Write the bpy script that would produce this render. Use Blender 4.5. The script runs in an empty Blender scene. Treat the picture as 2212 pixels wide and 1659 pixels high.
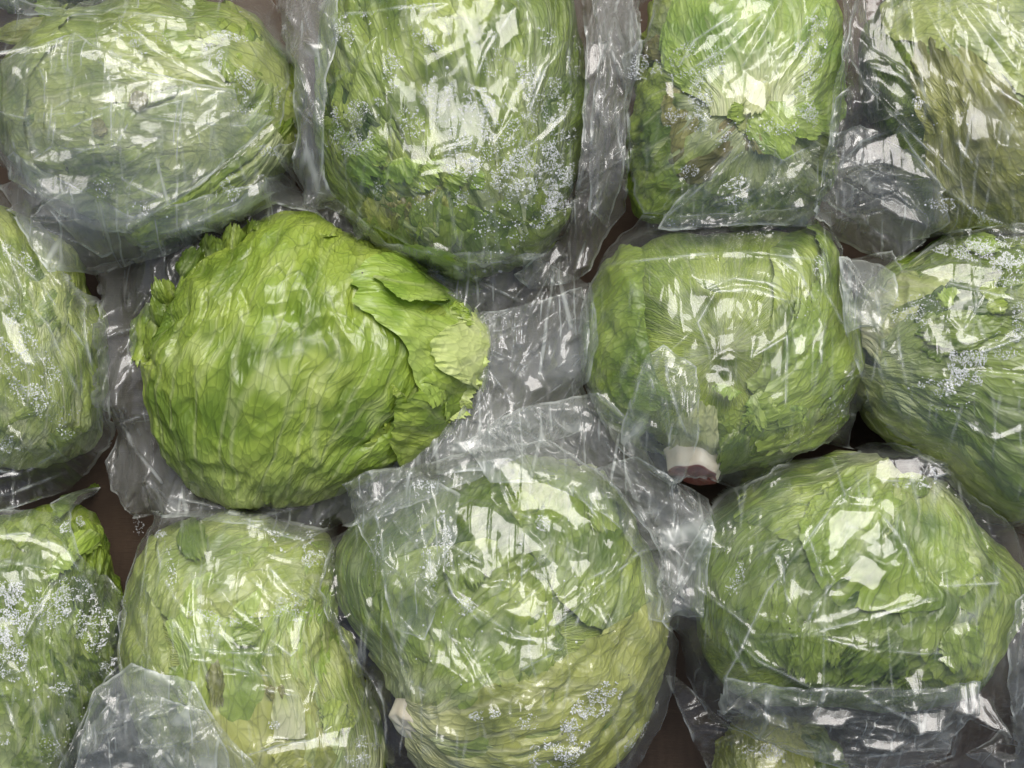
import bpy, math, random
import numpy as np

# ------------------------------------------------------------------ camera, sky, sun
W0, H0 = 2212.0, 1659.0            # drawing units: 1 unit = 0.226 mm in the box
S = 0.5 / W0
D = 5000.0                          # camera height above the reference level
ZREF = 330.0
sc = bpy.context.scene
cam_d = bpy.data.cameras.new('camera')
cam = bpy.data.objects.new('camera', cam_d)
sc.collection.objects.link(cam)
cam.location = (0, 0, (D + ZREF) * S)
cam_d.sensor_fit = 'HORIZONTAL'
cam_d.angle = 2 * math.atan(W0 / 2 / D)
cam_d.clip_start = 0.01
cam_d.clip_end = 50
sc.camera = cam

SUN_EL = math.radians(61)
SUN_ROT = math.radians(12)          # from image-up towards the right
sun_dir = np.array([math.sin(SUN_ROT) * math.cos(SUN_EL), math.cos(SUN_ROT) * math.cos(SUN_EL), math.sin(SUN_EL)])
w = bpy.data.worlds.new("World")
sc.world = w
w.use_nodes = True
nt = w.node_tree
bg = nt.nodes['Background']
sky = nt.nodes.new('ShaderNodeTexSky')
sky.sky_type = 'NISHITA'
sky.sun_disc = False
sky.sun_elevation = SUN_EL
sky.sun_rotation = SUN_ROT
sky.air_density = 1.0
sky.dust_density = 4.0
sky.ozone_density = 0.6
nt.links.new(sky.outputs[0], bg.inputs[0])
bg.inputs[1].default_value = 0.05
sd_ = bpy.data.lights.new('sun', 'SUN')
sd_.energy = 1.5
sd_.angle = math.radians(37)
sd_.color = (1.0, 0.985, 0.955)
sun = bpy.data.objects.new('sun', sd_)
sc.collection.objects.link(sun)
from mathutils import Vector
sun.rotation_euler = Vector(sun_dir).to_track_quat('Z', 'Y').to_euler()
sc.view_settings.view_transform = 'Standard'
sc.view_settings.look = 'None'
sc.view_settings.exposure = 1.0
sc.view_settings.gamma = 1.0
sc.cycles.transparent_max_bounces = 24
sc.cycles.max_bounces = 6
sc.cycles.diffuse_bounces = 2
sc.cycles.glossy_bounces = 2
sc.cycles.use_adaptive_sampling = True
sc.cycles.adaptive_threshold = 0.03
sc.cycles.use_denoising = True
sc.cycles.sample_clamp_indirect = 6.0

# ------------------------------------------------------------------ noise and helpers
_rs = np.random.RandomState(7)
_PERM = _rs.permutation(4096).astype(np.int64)
_ANG = _rs.rand(4096) * 2 * np.pi
_GX, _GY, _VAL = np.cos(_ANG), np.sin(_ANG), _rs.rand(4096) * 2 - 1


def _h(ix, iy, seed):
    return _PERM[(_PERM[(_PERM[(ix + seed * 131) & 4095] + iy) & 4095] + seed) & 4095]


def perlin(x, y, seed=0):
    x = np.asarray(x, float); y = np.asarray(y, float)
    xi = np.floor(x).astype(np.int64); yi = np.floor(y).astype(np.int64)
    xf = x - xi; yf = y - yi
    u = xf * xf * xf * (xf * (xf * 6 - 15) + 10); v = yf * yf * yf * (yf * (yf * 6 - 15) + 10)
    def g(a, b):
        h = _h(xi + a, yi + b, seed)
        return _GX[h] * (xf - a) + _GY[h] * (yf - b)
    a = g(0, 0) * (1 - u) + g(1, 0) * u
    b = g(0, 1) * (1 - u) + g(1, 1) * u
    return (a * (1 - v) + b * v) * 1.5


def fbm(x, y, seed=0, n=3):
    s = 0; a = 1.0; t = 0
    for k in range(n):
        s = s + a * perlin(x * 2 ** k, y * 2 ** k, seed + k * 17); t += a; a *= 0.5
    return s / t


def facet(x, y, seed=0):
    """piecewise-linear noise on a triangle lattice: flat facets that meet in sharp creases"""
    x = np.asarray(x, float); y = np.asarray(y, float)
    k = (x + y) * 0.366025
    i = np.floor(x + k).astype(np.int64); j = np.floor(y + k).astype(np.int64)
    fx = (x + k) - i; fy = (y + k) - j
    v00 = _VAL[_h(i, j, seed)]; v10 = _VAL[_h(i + 1, j, seed)]
    v01 = _VAL[_h(i, j + 1, seed)]; v11 = _VAL[_h(i + 1, j + 1, seed)]
    return np.where(fx > fy, v00 + (v10 - v00) * fx + (v11 - v10) * fy, v00 + (v01 - v00) * fy + (v11 - v01) * fx)


def sstep(a, b, x):
    t = np.clip((x - a) / (b - a), 0, 1)
    return t * t * (3 - 2 * t)


def U(px, py):
    return px - W0 / 2, H0 / 2 - py


# the magnified crops that the outlines were measured in -> drawing units
def crop(x0, y0, k):
    return lambda pts: [(x0 + a * k, y0 + b * k) for a, b in pts]


c0 = lambda pts: list(pts)
c1 = crop(0, 0, .3306)
c2 = crop(548.6, 0, .3803)
c3 = crop(1206.9, 0, .4544)
c4 = crop(192, 438.9, .43)
c5 = crop(1152, 438.9, .4792)
c6 = crop(0, 987.5, .4047)
c7 = crop(658.3, 960, .4214)
c8 = crop(1371.5, 932.6, .4377)


def link(name, verts, faces, mat, parent=None, smooth=True, uvs=None, attr=None):
    me = bpy.data.meshes.new(name)
    verts = np.asarray(verts, np.float32) * S
    faces = np.asarray(faces, np.int32)
    n = faces.shape[1]
    me.vertices.add(len(verts)); me.vertices.foreach_set('co', verts.ravel())
    me.loops.add(faces.size); me.loops.foreach_set('vertex_index', faces.ravel())
    me.polygons.add(len(faces)); me.polygons.foreach_set('loop_start', np.arange(0, faces.size, n, dtype=np.int32))
    me.polygons.foreach_set('loop_total', np.full(len(faces), n, np.int32))
    if smooth:
        me.polygons.foreach_set('use_smooth', np.ones(len(faces), bool))
    if attr is not None:
        for k, v in attr.items():
            v = np.asarray(v, np.float32)
            a = me.attributes.new(k, 'FLOAT_VECTOR', 'POINT')
            a.data.foreach_set('vector', v.ravel())
    me.update(calc_edges=True)
    me.materials.append(mat)
    o = bpy.data.objects.new(name, me)
    sc.collection.objects.link(o)
    if parent is not None:
        o.parent = parent
        o.matrix_parent_inverse.identity()
        o.location = -parent.location
    return o


def grid_faces(nu, nv):
    i = np.arange(nu - 1)[:, None]; j = np.arange(nv - 1)[None, :]
    a = (i * nv + j).ravel()
    return np.stack([a, a + nv, a + nv + 1, a + 1], 1)


def thing(name, label, cat, loc, group=None):
    o = bpy.data.objects.new(name, None)
    sc.collection.objects.link(o)
    o.location = Vector(loc) * S
    o.empty_display_size = 0.02
    o['label'] = label; o['category'] = cat
    if group: o['group'] = group
    return o


# ------------------------------------------------------------------ materials
class NT:
    def __init__(self, name):
        self.m = bpy.data.materials.new(name); self.m.use_nodes = True
        self.t = self.m.node_tree
        for n in list(self.t.nodes): self.t.nodes.remove(n)
        self.out = self.n('ShaderNodeOutputMaterial')

    def n(self, kind, **kw):
        x = self.t.nodes.new(kind)
        for k, v in kw.items(): setattr(x, k, v)
        return x

    def put(self, sock, v):
        if isinstance(v, bpy.types.NodeSocket): self.t.links.new(v, sock)
        elif v is not None: sock.default_value = v

    def math(self, op, a, b=None, c=None, clamp=False):
        x = self.n('ShaderNodeMath', operation=op, use_clamp=clamp)
        self.put(x.inputs[0], a)
        if b is not None: self.put(x.inputs[1], b)
        if c is not None: self.put(x.inputs[2], c)
        return x.outputs[0]

    def mr(self, v, a, b, c=0.0, d=1.0, smooth=True):
        x = self.n('ShaderNodeMapRange', interpolation_type='SMOOTHSTEP' if smooth else 'LINEAR')
        self.put(x.inputs['Value'], v)
        for k, q in zip(('From Min', 'From Max', 'To Min', 'To Max'), (a, b, c, d)): self.put(x.inputs[k], q)
        return x.outputs['Result']

    def mix(self, f, a, b, blend='MIX'):
        x = self.n('ShaderNodeMix', data_type='RGBA', blend_type=blend)
        self.put(x.inputs[0], f); self.put(x.inputs[6], a); self.put(x.inputs[7], b)
        return x.outputs[2]

    def noise(self, vec, scale, detail=3, rough=.5, dist=0.0, dim='3D'):
        x = self.n('ShaderNodeTexNoise', noise_dimensions=dim)
        if vec is not None: self.put(x.inputs['Vector'], vec)
        x.inputs['Scale'].default_value = scale; x.inputs['Detail'].default_value = detail
        x.inputs['Roughness'].default_value = rough; x.inputs['Distortion'].default_value = dist
        return x.outputs

    def mapping(self, vec, scale=(1, 1, 1), loc=(0, 0, 0), rot=(0, 0, 0)):
        x = self.n('ShaderNodeMapping')
        self.put(x.inputs['Vector'], vec)
        x.inputs['Scale'].default_value = scale; x.inputs['Location'].default_value = loc; x.inputs['Rotation'].default_value = rot
        return x.outputs[0]

    def vadd(self, a, b, k=1.0):
        x = self.n('ShaderNodeVectorMath', operation='MULTIPLY_ADD')
        self.put(x.inputs[0], b); x.inputs[1].default_value = (k, k, k); self.put(x.inputs[2], a)
        return x.outputs[0]


def c4_(c): return (c[0], c[1], c[2], 1.0)


def leaf_material(name, light, mid, dark, pale=(.62, .62, .40), brown=0.0, wet=.25, seed=0.0, vein=1.0, ribs=1.0):
    """lettuce leaf: pale ribs that fan from the base, fine dark net veins, puffed blades"""
    b = NT(name)
    at = b.n('ShaderNodeAttribute', attribute_name='leaf_uv').outputs['Vector']   # x across, y along (radians), z random
    ed = b.n('ShaderNodeAttribute', attribute_name='leaf_pos').outputs['Vector']  # x along 0..1, y side 0..1, z edge nearness
    sep = b.n('ShaderNodeSeparateXYZ'); b.put(sep.inputs[0], ed)
    tc = b.n('ShaderNodeTexCoord').outputs['Object']
    off = b.mapping(at, (1, 1, 3.7), (seed, seed * .37, 0))
    nz = b.noise(off, 3.0, 1.5, .45)[1]
    sub = b.n('ShaderNodeVectorMath', operation='SUBTRACT'); b.put(sub.inputs[0], nz); sub.inputs[1].default_value = (.5, .5, .5)
    warp = b.vadd(off, sub.outputs[0], .10)
    # main ribs
    v1 = b.n('ShaderNodeTexVoronoi', feature='DISTANCE_TO_EDGE', voronoi_dimensions='2D')
    b.put(v1.inputs['Vector'], b.mapping(warp, (5.5, .8, 1))); v1.inputs['Scale'].default_value = 1.0
    # net of side veins
    v2 = b.n('ShaderNodeTexVoronoi', feature='DISTANCE_TO_EDGE', voronoi_dimensions='2D')
    b.put(v2.inputs['Vector'], b.mapping(warp, (9.5, 3.0, 1), (3.1, 1.7, 0))); v2.inputs['Scale'].default_value = 1.0
    v3 = b.n('ShaderNodeTexVoronoi', feature='DISTANCE_TO_EDGE', voronoi_dimensions='2D')
    b.put(v3.inputs['Vector'], b.mapping(warp, (25, 11, 1), (5.1, 2.7, 0))); v3.inputs['Scale'].default_value = 1.0
    fade = b.mr(sep.outputs[0], .15, 1.0, 1.0, .25)
    rib = b.math('MULTIPLY', b.mr(v1.outputs[0], .0, .11, 1.0, 0.0), fade)
    net = b.mr(v2.outputs[0], .005, .055, 1.0, 0.0)
    net = b.math('MULTIPLY', net, b.mr(b.noise(off, 5.0, 2)[0], .36, .55, .3, 1.0))
    fine = b.mr(v3.outputs[0], .0, .10, 1.0, 0.0)
    # colour
    big = b.noise(b.mapping(tc, (1, 1, 1), (seed, 0, 0)), 22.0, 4, .55)[0]
    col = b.mix(b.mr(big, .36, .66), c4_(mid), c4_(light))
    streak = b.noise(b.mapping(warp, (13, 1.3, 1)), 1.0, 2.5, .5)[0]
    col = b.mix(b.math('MULTIPLY', b.mr(streak, .40, .72), .32), col, c4_([a * 1.12 for a in light]))
    dk = b.noise(b.mapping(tc, (1, 1, 1), (seed + 4, 0, 0)), 34.0, 3, .5)[0]  # uneven dark blotches, also painted in as shading of the dents
    col = b.mix(b.math('MULTIPLY', b.mr(dk, .46, .66), .85), col, c4_(dark))
    dk2 = b.noise(b.mapping(off, (2.2, .8, 1)), 1.6, 3, .55)[0]
    col = b.mix(b.math('MULTIPLY', b.mr(dk2, .5, .7), .38), col, c4_(dark))
    # towards the base the blade turns pale
    base = b.mr(sep.outputs[0], .02, .42, 1.0, 0.0)
    basen = b.math('MULTIPLY', base, b.mr(streak, .2, .7, .5, 1.1), clamp=True)
    col = b.mix(basen, col, c4_(pale))
    col = b.mix(b.math('MULTIPLY', rib, .6 * ribs), col, c4_([p * .93 for p in pale]))
    dv = [d * .55 for d in dark]
    nv = b.math('MULTIPLY', net, b.math('SUBTRACT', 1.0, basen, clamp=True))
    col = b.mix(b.math('MULTIPLY', nv, .44 * vein), col, c4_(dv))
    col = b.mix(b.math('MULTIPLY', fine, .28 * vein), col, c4_(dv))
    if brown > 0:
        br = b.noise(b.mapping(tc, (1, 1, 1), (seed + 9, 2, 0)), 26.0, 5, .65)[0]
        col = b.mix(b.mr(br, .66 - brown * .2, .78 - brown * .1, 0, .75), col, (.17, .085, .022, 1))
    # little dark specks of soil
    sp = b.n('ShaderNodeTexVoronoi', feature='F1'); b.put(sp.inputs['Vector'], tc); sp.inputs['Scale'].default_value = 95
    spk = b.math('MULTIPLY', b.mr(sp.outputs[0], .03, .06, 1, 0), b.mr(b.noise(tc, 30, 1)[0], .55, .6, 0, 1))
    col = b.mix(spk, col, (.05, .04, .015, 1))
    # relief
    cell = b.mr(v2.outputs[0], 0, .35, 0, 1)
    h = b.math('MULTIPLY', cell, .00012)
    h = b.math('MULTIPLY_ADD', b.mr(v3.outputs[0], 0, .3), .00022, h)
    h = b.math('MULTIPLY_ADD', rib, .0003, h)
    h = b.math('MULTIPLY_ADD', streak, .00008, h)
    h = b.math('MULTIPLY_ADD', b.noise(tc, 170.0, 3, .6)[0], .00014, h)
    bump = b.n('ShaderNodeBump'); bump.inputs['Strength'].default_value = 1.0; bump.inputs['Distance'].default_value = 1.0
    b.put(bump.inputs['Height'], h)
    p = b.n('ShaderNodeBsdfPrincipled')
    b.put(p.inputs['Base Color'], col); b.put(p.inputs['Normal'], bump.outputs[0])
    b.put(p.inputs['Roughness'], b.mr(b.noise(tc, 60, 2)[0], .35, .65, .30, .52))
    p.inputs['Specular IOR Level'].default_value = .5
    p.inputs['Coat Weight'].default_value = wet; p.inputs['Coat Roughness'].default_value = .12
    tr = b.n('ShaderNodeBsdfTranslucent')
    b.put(tr.inputs['Color'], b.mix(1.0, col, (.9, 1.0, .45, 1), 'MULTIPLY')); b.put(tr.inputs['Normal'], bump.outputs[0])
    mx = b.n('ShaderNodeMixShader'); mx.inputs[0].default_value = .22
    b.put(mx.inputs[1], p.outputs[0]); b.put(mx.inputs[2], tr.outputs[0])
    b.put(b.out.inputs['Surface'], mx.outputs[0])
    return b.m


def film_material(name, haze=.10, seed=0.0, rough=.05, crisp=1.0):
    """thin clear film: clear + slightly milky + mirror gloss; small flat creased panels in the relief"""
    b = NT(name)
    tc = b.n('ShaderNodeTexCoord').outputs['Object']
    v = b.mapping(tc, (1, 1, 0), (seed, seed * .7, 0))
    nz = b.noise(v, 26.0, 3, .5)[1]
    sub = b.n('ShaderNodeVectorMath', operation='SUBTRACT'); b.put(sub.inputs[0], nz); sub.inputs[1].default_value = (.5, .5, .5)
    wv = b.vadd(v, sub.outputs[0], .007)
    n3 = b.noise(v, 12.0, 3, .5)[0]
    geo = b.n('ShaderNodeNewGeometry').outputs['Normal']
    tot = geo
    lines = []
    for sc_, k, rot, st, of in ((80.0, .15, 1.1, .22, 0.0), (130.0, .13, -.4, .20, 2.0)):
        mv = b.mapping(wv, (1, st, 1), (of, of, 0), (0, 0, rot + seed))
        vo = b.n('ShaderNodeTexVoronoi', feature='F1', voronoi_dimensions='2D'); b.put(vo.inputs['Vector'], mv); vo.inputs['Scale'].default_value = sc_
        ve = b.n('ShaderNodeTexVoronoi', feature='DISTANCE_TO_EDGE', voronoi_dimensions='2D'); b.put(ve.inputs['Vector'], mv); ve.inputs['Scale'].default_value = sc_
        s2 = b.n('ShaderNodeVectorMath', operation='SUBTRACT'); b.put(s2.inputs[0], vo.outputs['Color']); s2.inputs[1].default_value = (.5, .5, .5)
        msk = b.mr(b.noise(b.mapping(v, (1, 1, 1), (of + 5, 0, 0)), 18.0, 2, .5)[0], .42, .62, .15, 1.0)
        s3 = b.n('ShaderNodeVectorMath', operation='SCALE'); b.put(s3.inputs[0], s2.outputs[0]); b.put(s3.inputs['Scale'], b.math('MULTIPLY', msk, 2.0 * k * crisp))
        ad = b.n('ShaderNodeVectorMath', operation='ADD'); b.put(ad.inputs[0], tot); b.put(ad.inputs[1], s3.outputs[0]); tot = ad.outputs[0]
        lines.append(b.math('MULTIPLY', b.mr(ve.outputs[0], 0, .10, 1, 0), msk))
    white = None                      # fold glints painted as white lines in the veil, straight and broken
    for sc_, st, rot, of, wd in ((42.0, .13, .5, 0, .045), (60.0, .11, 1.7, 3, .05), (80.0, .14, -.6, 6, .06)):
        mv = b.mapping(wv, (1, st, 1), (of, of * .7, 0), (0, 0, rot + seed * 1.3))
        ve = b.n('ShaderNodeTexVoronoi', feature='DISTANCE_TO_EDGE', voronoi_dimensions='2D'); b.put(ve.inputs['Vector'], mv); ve.inputs['Scale'].default_value = sc_
        q = b.math('MULTIPLY', b.mr(ve.outputs[0], 0, wd, 1, 0), b.mr(b.noise(b.mapping(v, (1, 1, 1), (of + 9, 1, 0)), 30.0, 2, .6)[0], .5, .66, 0, 1))
        white = q if white is None else b.math('MAXIMUM', white, q)
    nm = b.n('ShaderNodeVectorMath', operation='NORMALIZE'); b.put(nm.inputs[0], tot)
    bump = b.n('ShaderNodeBump'); bump.inputs['Strength'].default_value = .8; bump.inputs['Distance'].default_value = 1.0
    b.put(bump.inputs['Height'], b.math('MULTIPLY_ADD', lines[0], .00050 * crisp, b.math('MULTIPLY', lines[1], .00022 * crisp))); b.put(bump.inputs['Normal'], nm.outputs[0])
    N = bump.outputs[0]
    lw = b.n('ShaderNodeLayerWeight'); lw.inputs['Blend'].default_value = .5
    fr = b.n('ShaderNodeFresnel'); fr.inputs['IOR'].default_value = 1.5; b.put(fr.inputs['Normal'], N)
    tr = b.n('ShaderNodeBsdfTransparent'); tr.inputs['Color'].default_value = (.985, .99, .985, 1)
    df = b.n('ShaderNodeBsdfDiffuse'); df.inputs['Color'].default_value = (.87, .91, .87, 1); b.put(df.inputs['Normal'], N)
    tl = b.n('ShaderNodeBsdfTranslucent'); tl.inputs['Color'].default_value = (.87, .91, .87, 1)
    dm = b.n('ShaderNodeMixShader'); dm.inputs[0].default_value = .35
    b.put(dm.inputs[1], df.outputs[0]); b.put(dm.inputs[2], tl.outputs[0])
    veil = b.math('MULTIPLY', b.mr(n3, .3, .72, .5, 1.5), haze)
    face = b.math('POWER', lw.outputs['Facing'], 3.0)
    veil = b.math('MULTIPLY_ADD', face, .17, veil)
    veil = b.math('MULTIPLY_ADD', white, .30 * min(1.0, crisp), veil)
    cra = b.n('ShaderNodeAttribute', attribute_name='crease').outputs['Vector']  # glints of folds and film edges, painted as a whiter veil
    cs = b.n('ShaderNodeSeparateXYZ'); b.put(cs.inputs[0], cra)
    veil = b.math('MULTIPLY_ADD', cs.outputs[0], .50, veil, clamp=True)
    m1 = b.n('ShaderNodeMixShader'); b.put(m1.inputs[0], veil); b.put(m1.inputs[1], tr.outputs[0]); b.put(m1.inputs[2], dm.outputs[0])
    gl = b.n('ShaderNodeBsdfGlossy'); gl.inputs['Roughness'].default_value = rough; b.put(gl.inputs['Normal'], N)
    m2 = b.n('ShaderNodeMixShader'); b.put(m2.inputs[0], b.math('MINIMUM', b.math('MULTIPLY', fr.outputs[0], 1.35), .28))
    g2 = b.n('ShaderNodeBsdfGlossy'); g2.inputs['Roughness'].default_value = .30; b.put(g2.inputs['Normal'], N)
    gm = b.n('ShaderNodeMixShader'); gm.inputs[0].default_value = .32; b.put(gm.inputs[1], gl.outputs[0]); b.put(gm.inputs[2], g2.outputs[0])
    b.put(m2.inputs[1], m1.outputs[0]); b.put(m2.inputs[2], gm.outputs[0])
    b.put(b.out.inputs['Surface'], m2.outputs[0])
    return b.m


def drop_material():
    b = NT('water_drops')
    fr = b.n('ShaderNodeFresnel'); fr.inputs['IOR'].default_value = 1.6
    tr = b.n('ShaderNodeBsdfTransparent'); tr.inputs['Color'].default_value = (.93, .95, .94, 1)
    gl = b.n('ShaderNodeBsdfGlossy'); gl.inputs['Roughness'].default_value = .12
    df = b.n('ShaderNodeBsdfDiffuse'); df.inputs['Color'].default_value = (.95, .97, .96, 1)  # white diffuse stands in for the glint of each drop
    m0 = b.n('ShaderNodeMixShader'); m0.inputs[0].default_value = .5
    b.put(m0.inputs[1], tr.outputs[0]); b.put(m0.inputs[2], df.outputs[0])
    m = b.n('ShaderNodeMixShader'); b.put(m.inputs[0], b.math('MULTIPLY', fr.outputs[0], 2.2, clamp=True))
    b.put(m.inputs[1], m0.outputs[0]); b.put(m.inputs[2], gl.outputs[0])
    b.put(b.out.inputs['Surface'], m.outputs[0])
    return b.m


def card_material():
    b = NT('cardboard')
    tc = b.n('ShaderNodeTexCoord').outputs['Object']
    n = b.noise(tc, 30, 5, .6)[0]
    f = b.noise(b.mapping(tc, (1, 14, 1)), 160, 3, .6)[0]
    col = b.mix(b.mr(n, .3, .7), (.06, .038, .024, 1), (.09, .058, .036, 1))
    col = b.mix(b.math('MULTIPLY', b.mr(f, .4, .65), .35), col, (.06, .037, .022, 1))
    w_ = b.n('ShaderNodeTexWave', wave_type='BANDS', bands_direction='X'); b.put(w_.inputs['Vector'], tc); w_.inputs['Scale'].default_value = 60
    h = b.math('MULTIPLY', w_.outputs[1], .00012)
    bump = b.n('ShaderNodeBump'); bump.inputs['Distance'].default_value = 1; b.put(bump.inputs['Height'], b.math('MULTIPLY_ADD', f, .0003, h))
    p = b.n('ShaderNodeBsdfPrincipled'); b.put(p.inputs['Base Color'], col); p.inputs['Roughness'].default_value = .85
    b.put(p.inputs['Normal'], bump.outputs[0])
    b.put(b.out.inputs['Surface'], p.outputs[0])
    return b.m


def stem_material():
    b = NT('cut_stem')
    tc = b.n('ShaderNodeTexCoord').outputs['Object']
    n = b.noise(tc, 70, 4, .6)[0]
    col = b.mix(b.mr(n, .35, .65), (.62, .55, .42, 1), (.72, .68, .56, 1))
    at = b.n('ShaderNodeAttribute', attribute_name='leaf_pos').outputs['Vector']
    sep = b.n('ShaderNodeSeparateXYZ'); b.put(sep.inputs[0], at)
    col = b.mix(b.mr(b.math('MULTIPLY_ADD', n, .5, sep.outputs[0]), 1.0, 1.25), col, (.16, .035, .025, 1))
    p = b.n('ShaderNodeBsdfPrincipled'); b.put(p.inputs['Base Color'], col); p.inputs['Roughness'].default_value = .4
    b.put(b.out.inputs['Surface'], p.outputs[0])
    return b.m


M_CARD, M_DROP, M_STEM = card_material(), drop_material(), stem_material()
FILM = [film_material('clear_film', *p_) for p_ in
        ((.028, 0, .045, .45), (.04, 3.1, .05, .7), (.10, 5.7, .05, 1.0), (.16, 8.3, .06, 1.0), (.13, 2.3, .06, .6))]

GREENS = {
    'fresh': dict(light=(.40, .50, .085), mid=(.25, .37, .04), dark=(.12, .20, .02), pale=(.60, .64, .32), wet=.35, ribs=.7),
    'pale': dict(light=(.50, .56, .17), mid=(.38, .46, .10), dark=(.19, .27, .04), pale=(.70, .70, .46)),
    'mid': dict(light=(.41, .50, .095), mid=(.25, .35, .048), dark=(.09, .155, .016), pale=(.62, .66, .38), brown=.05),
    'deep': dict(light=(.26, .35, .05), mid=(.14, .215, .025), dark=(.055, .105, .013), pale=(.46, .52, .25)),  # dark green leaves; on some heads it stands in for shade
    'olive': dict(light=(.37, .38, .10), mid=(.25, .27, .055), dark=(.13, .14, .025), pale=(.56, .55, .32), brown=.3),
    'bright': dict(light=(.46, .58, .13), mid=(.34, .48, .07), dark=(.19, .32, .035), pale=(.72, .75, .42), wet=.3, ribs=.6),
    'yellow': dict(light=(.50, .52, .13), mid=(.39, .43, .09), dark=(.22, .26, .045), pale=(.64, .64, .36)),
    'cream': dict(light=(.66, .68, .36), mid=(.58, .62, .27), dark=(.42, .48, .15), pale=(.74, .72, .50), vein=.25),
    'tender': dict(light=(.62, .70, .27), mid=(.52, .63, .17), dark=(.36, .46, .08), pale=(.74, .76, .46), vein=.6, wet=.3),
    'brown': dict(light=(.34, .33, .10), mid=(.22, .22, .055), dark=(.11, .11, .03), pale=(.45, .38, .2), brown=.6),
}
_mats = {}


def LM(key, seed):
    k = (key, seed % 3)
    if k not in _mats: _mats[k] = leaf_material('lettuce_' + key, seed=1.7 * (seed % 3) + len(_mats) * .31, **GREENS[key])
    return _mats[k]


# ------------------------------------------------------------------ global height map of what lies in the box
G = 3.0
X0, X1, Y0, Y1 = -1500.0, 1500.0, -1182.0, 1182.0
NX, NY = int((X1 - X0) / G) + 1, int((Y1 - Y0) / G) + 1
gx = X0 + G * np.arange(NX); gy = Y0 + G * np.arange(NY)
GX_, GY_ = np.meshgrid(gx, gy, indexing='ij')
ZC = np.full((NX, NY), 25.0)


def zsample(x, y, Z=None):
    Z = ZC if Z is None else Z
    fx = np.clip((np.asarray(x, float) - X0) / G, 0, NX - 1.001); fy = np.clip((np.asarray(y, float) - Y0) / G, 0, NY - 1.001)
    i = fx.astype(int); j = fy.astype(int); a = fx - i; c = fy - j
    return Z[i, j] * (1 - a) * (1 - c) + Z[i + 1, j] * a * (1 - c) + Z[i, j + 1] * (1 - a) * c + Z[i + 1, j + 1] * a * c


def UZ(pts, dz=0):
    """photo points -> box coordinates on top of whatever lies there (true perspective)"""
    out = []
    for px, py in pts:
        x, y = U(px, py); X, Y = x, y
        for _ in range(3):
            z = float(zsample(X, Y)) + dz
            k = (D - (z - ZREF)) / D
            X, Y = x * k, y * k
        out.append((X, Y))
    return np.array(out)


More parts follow.
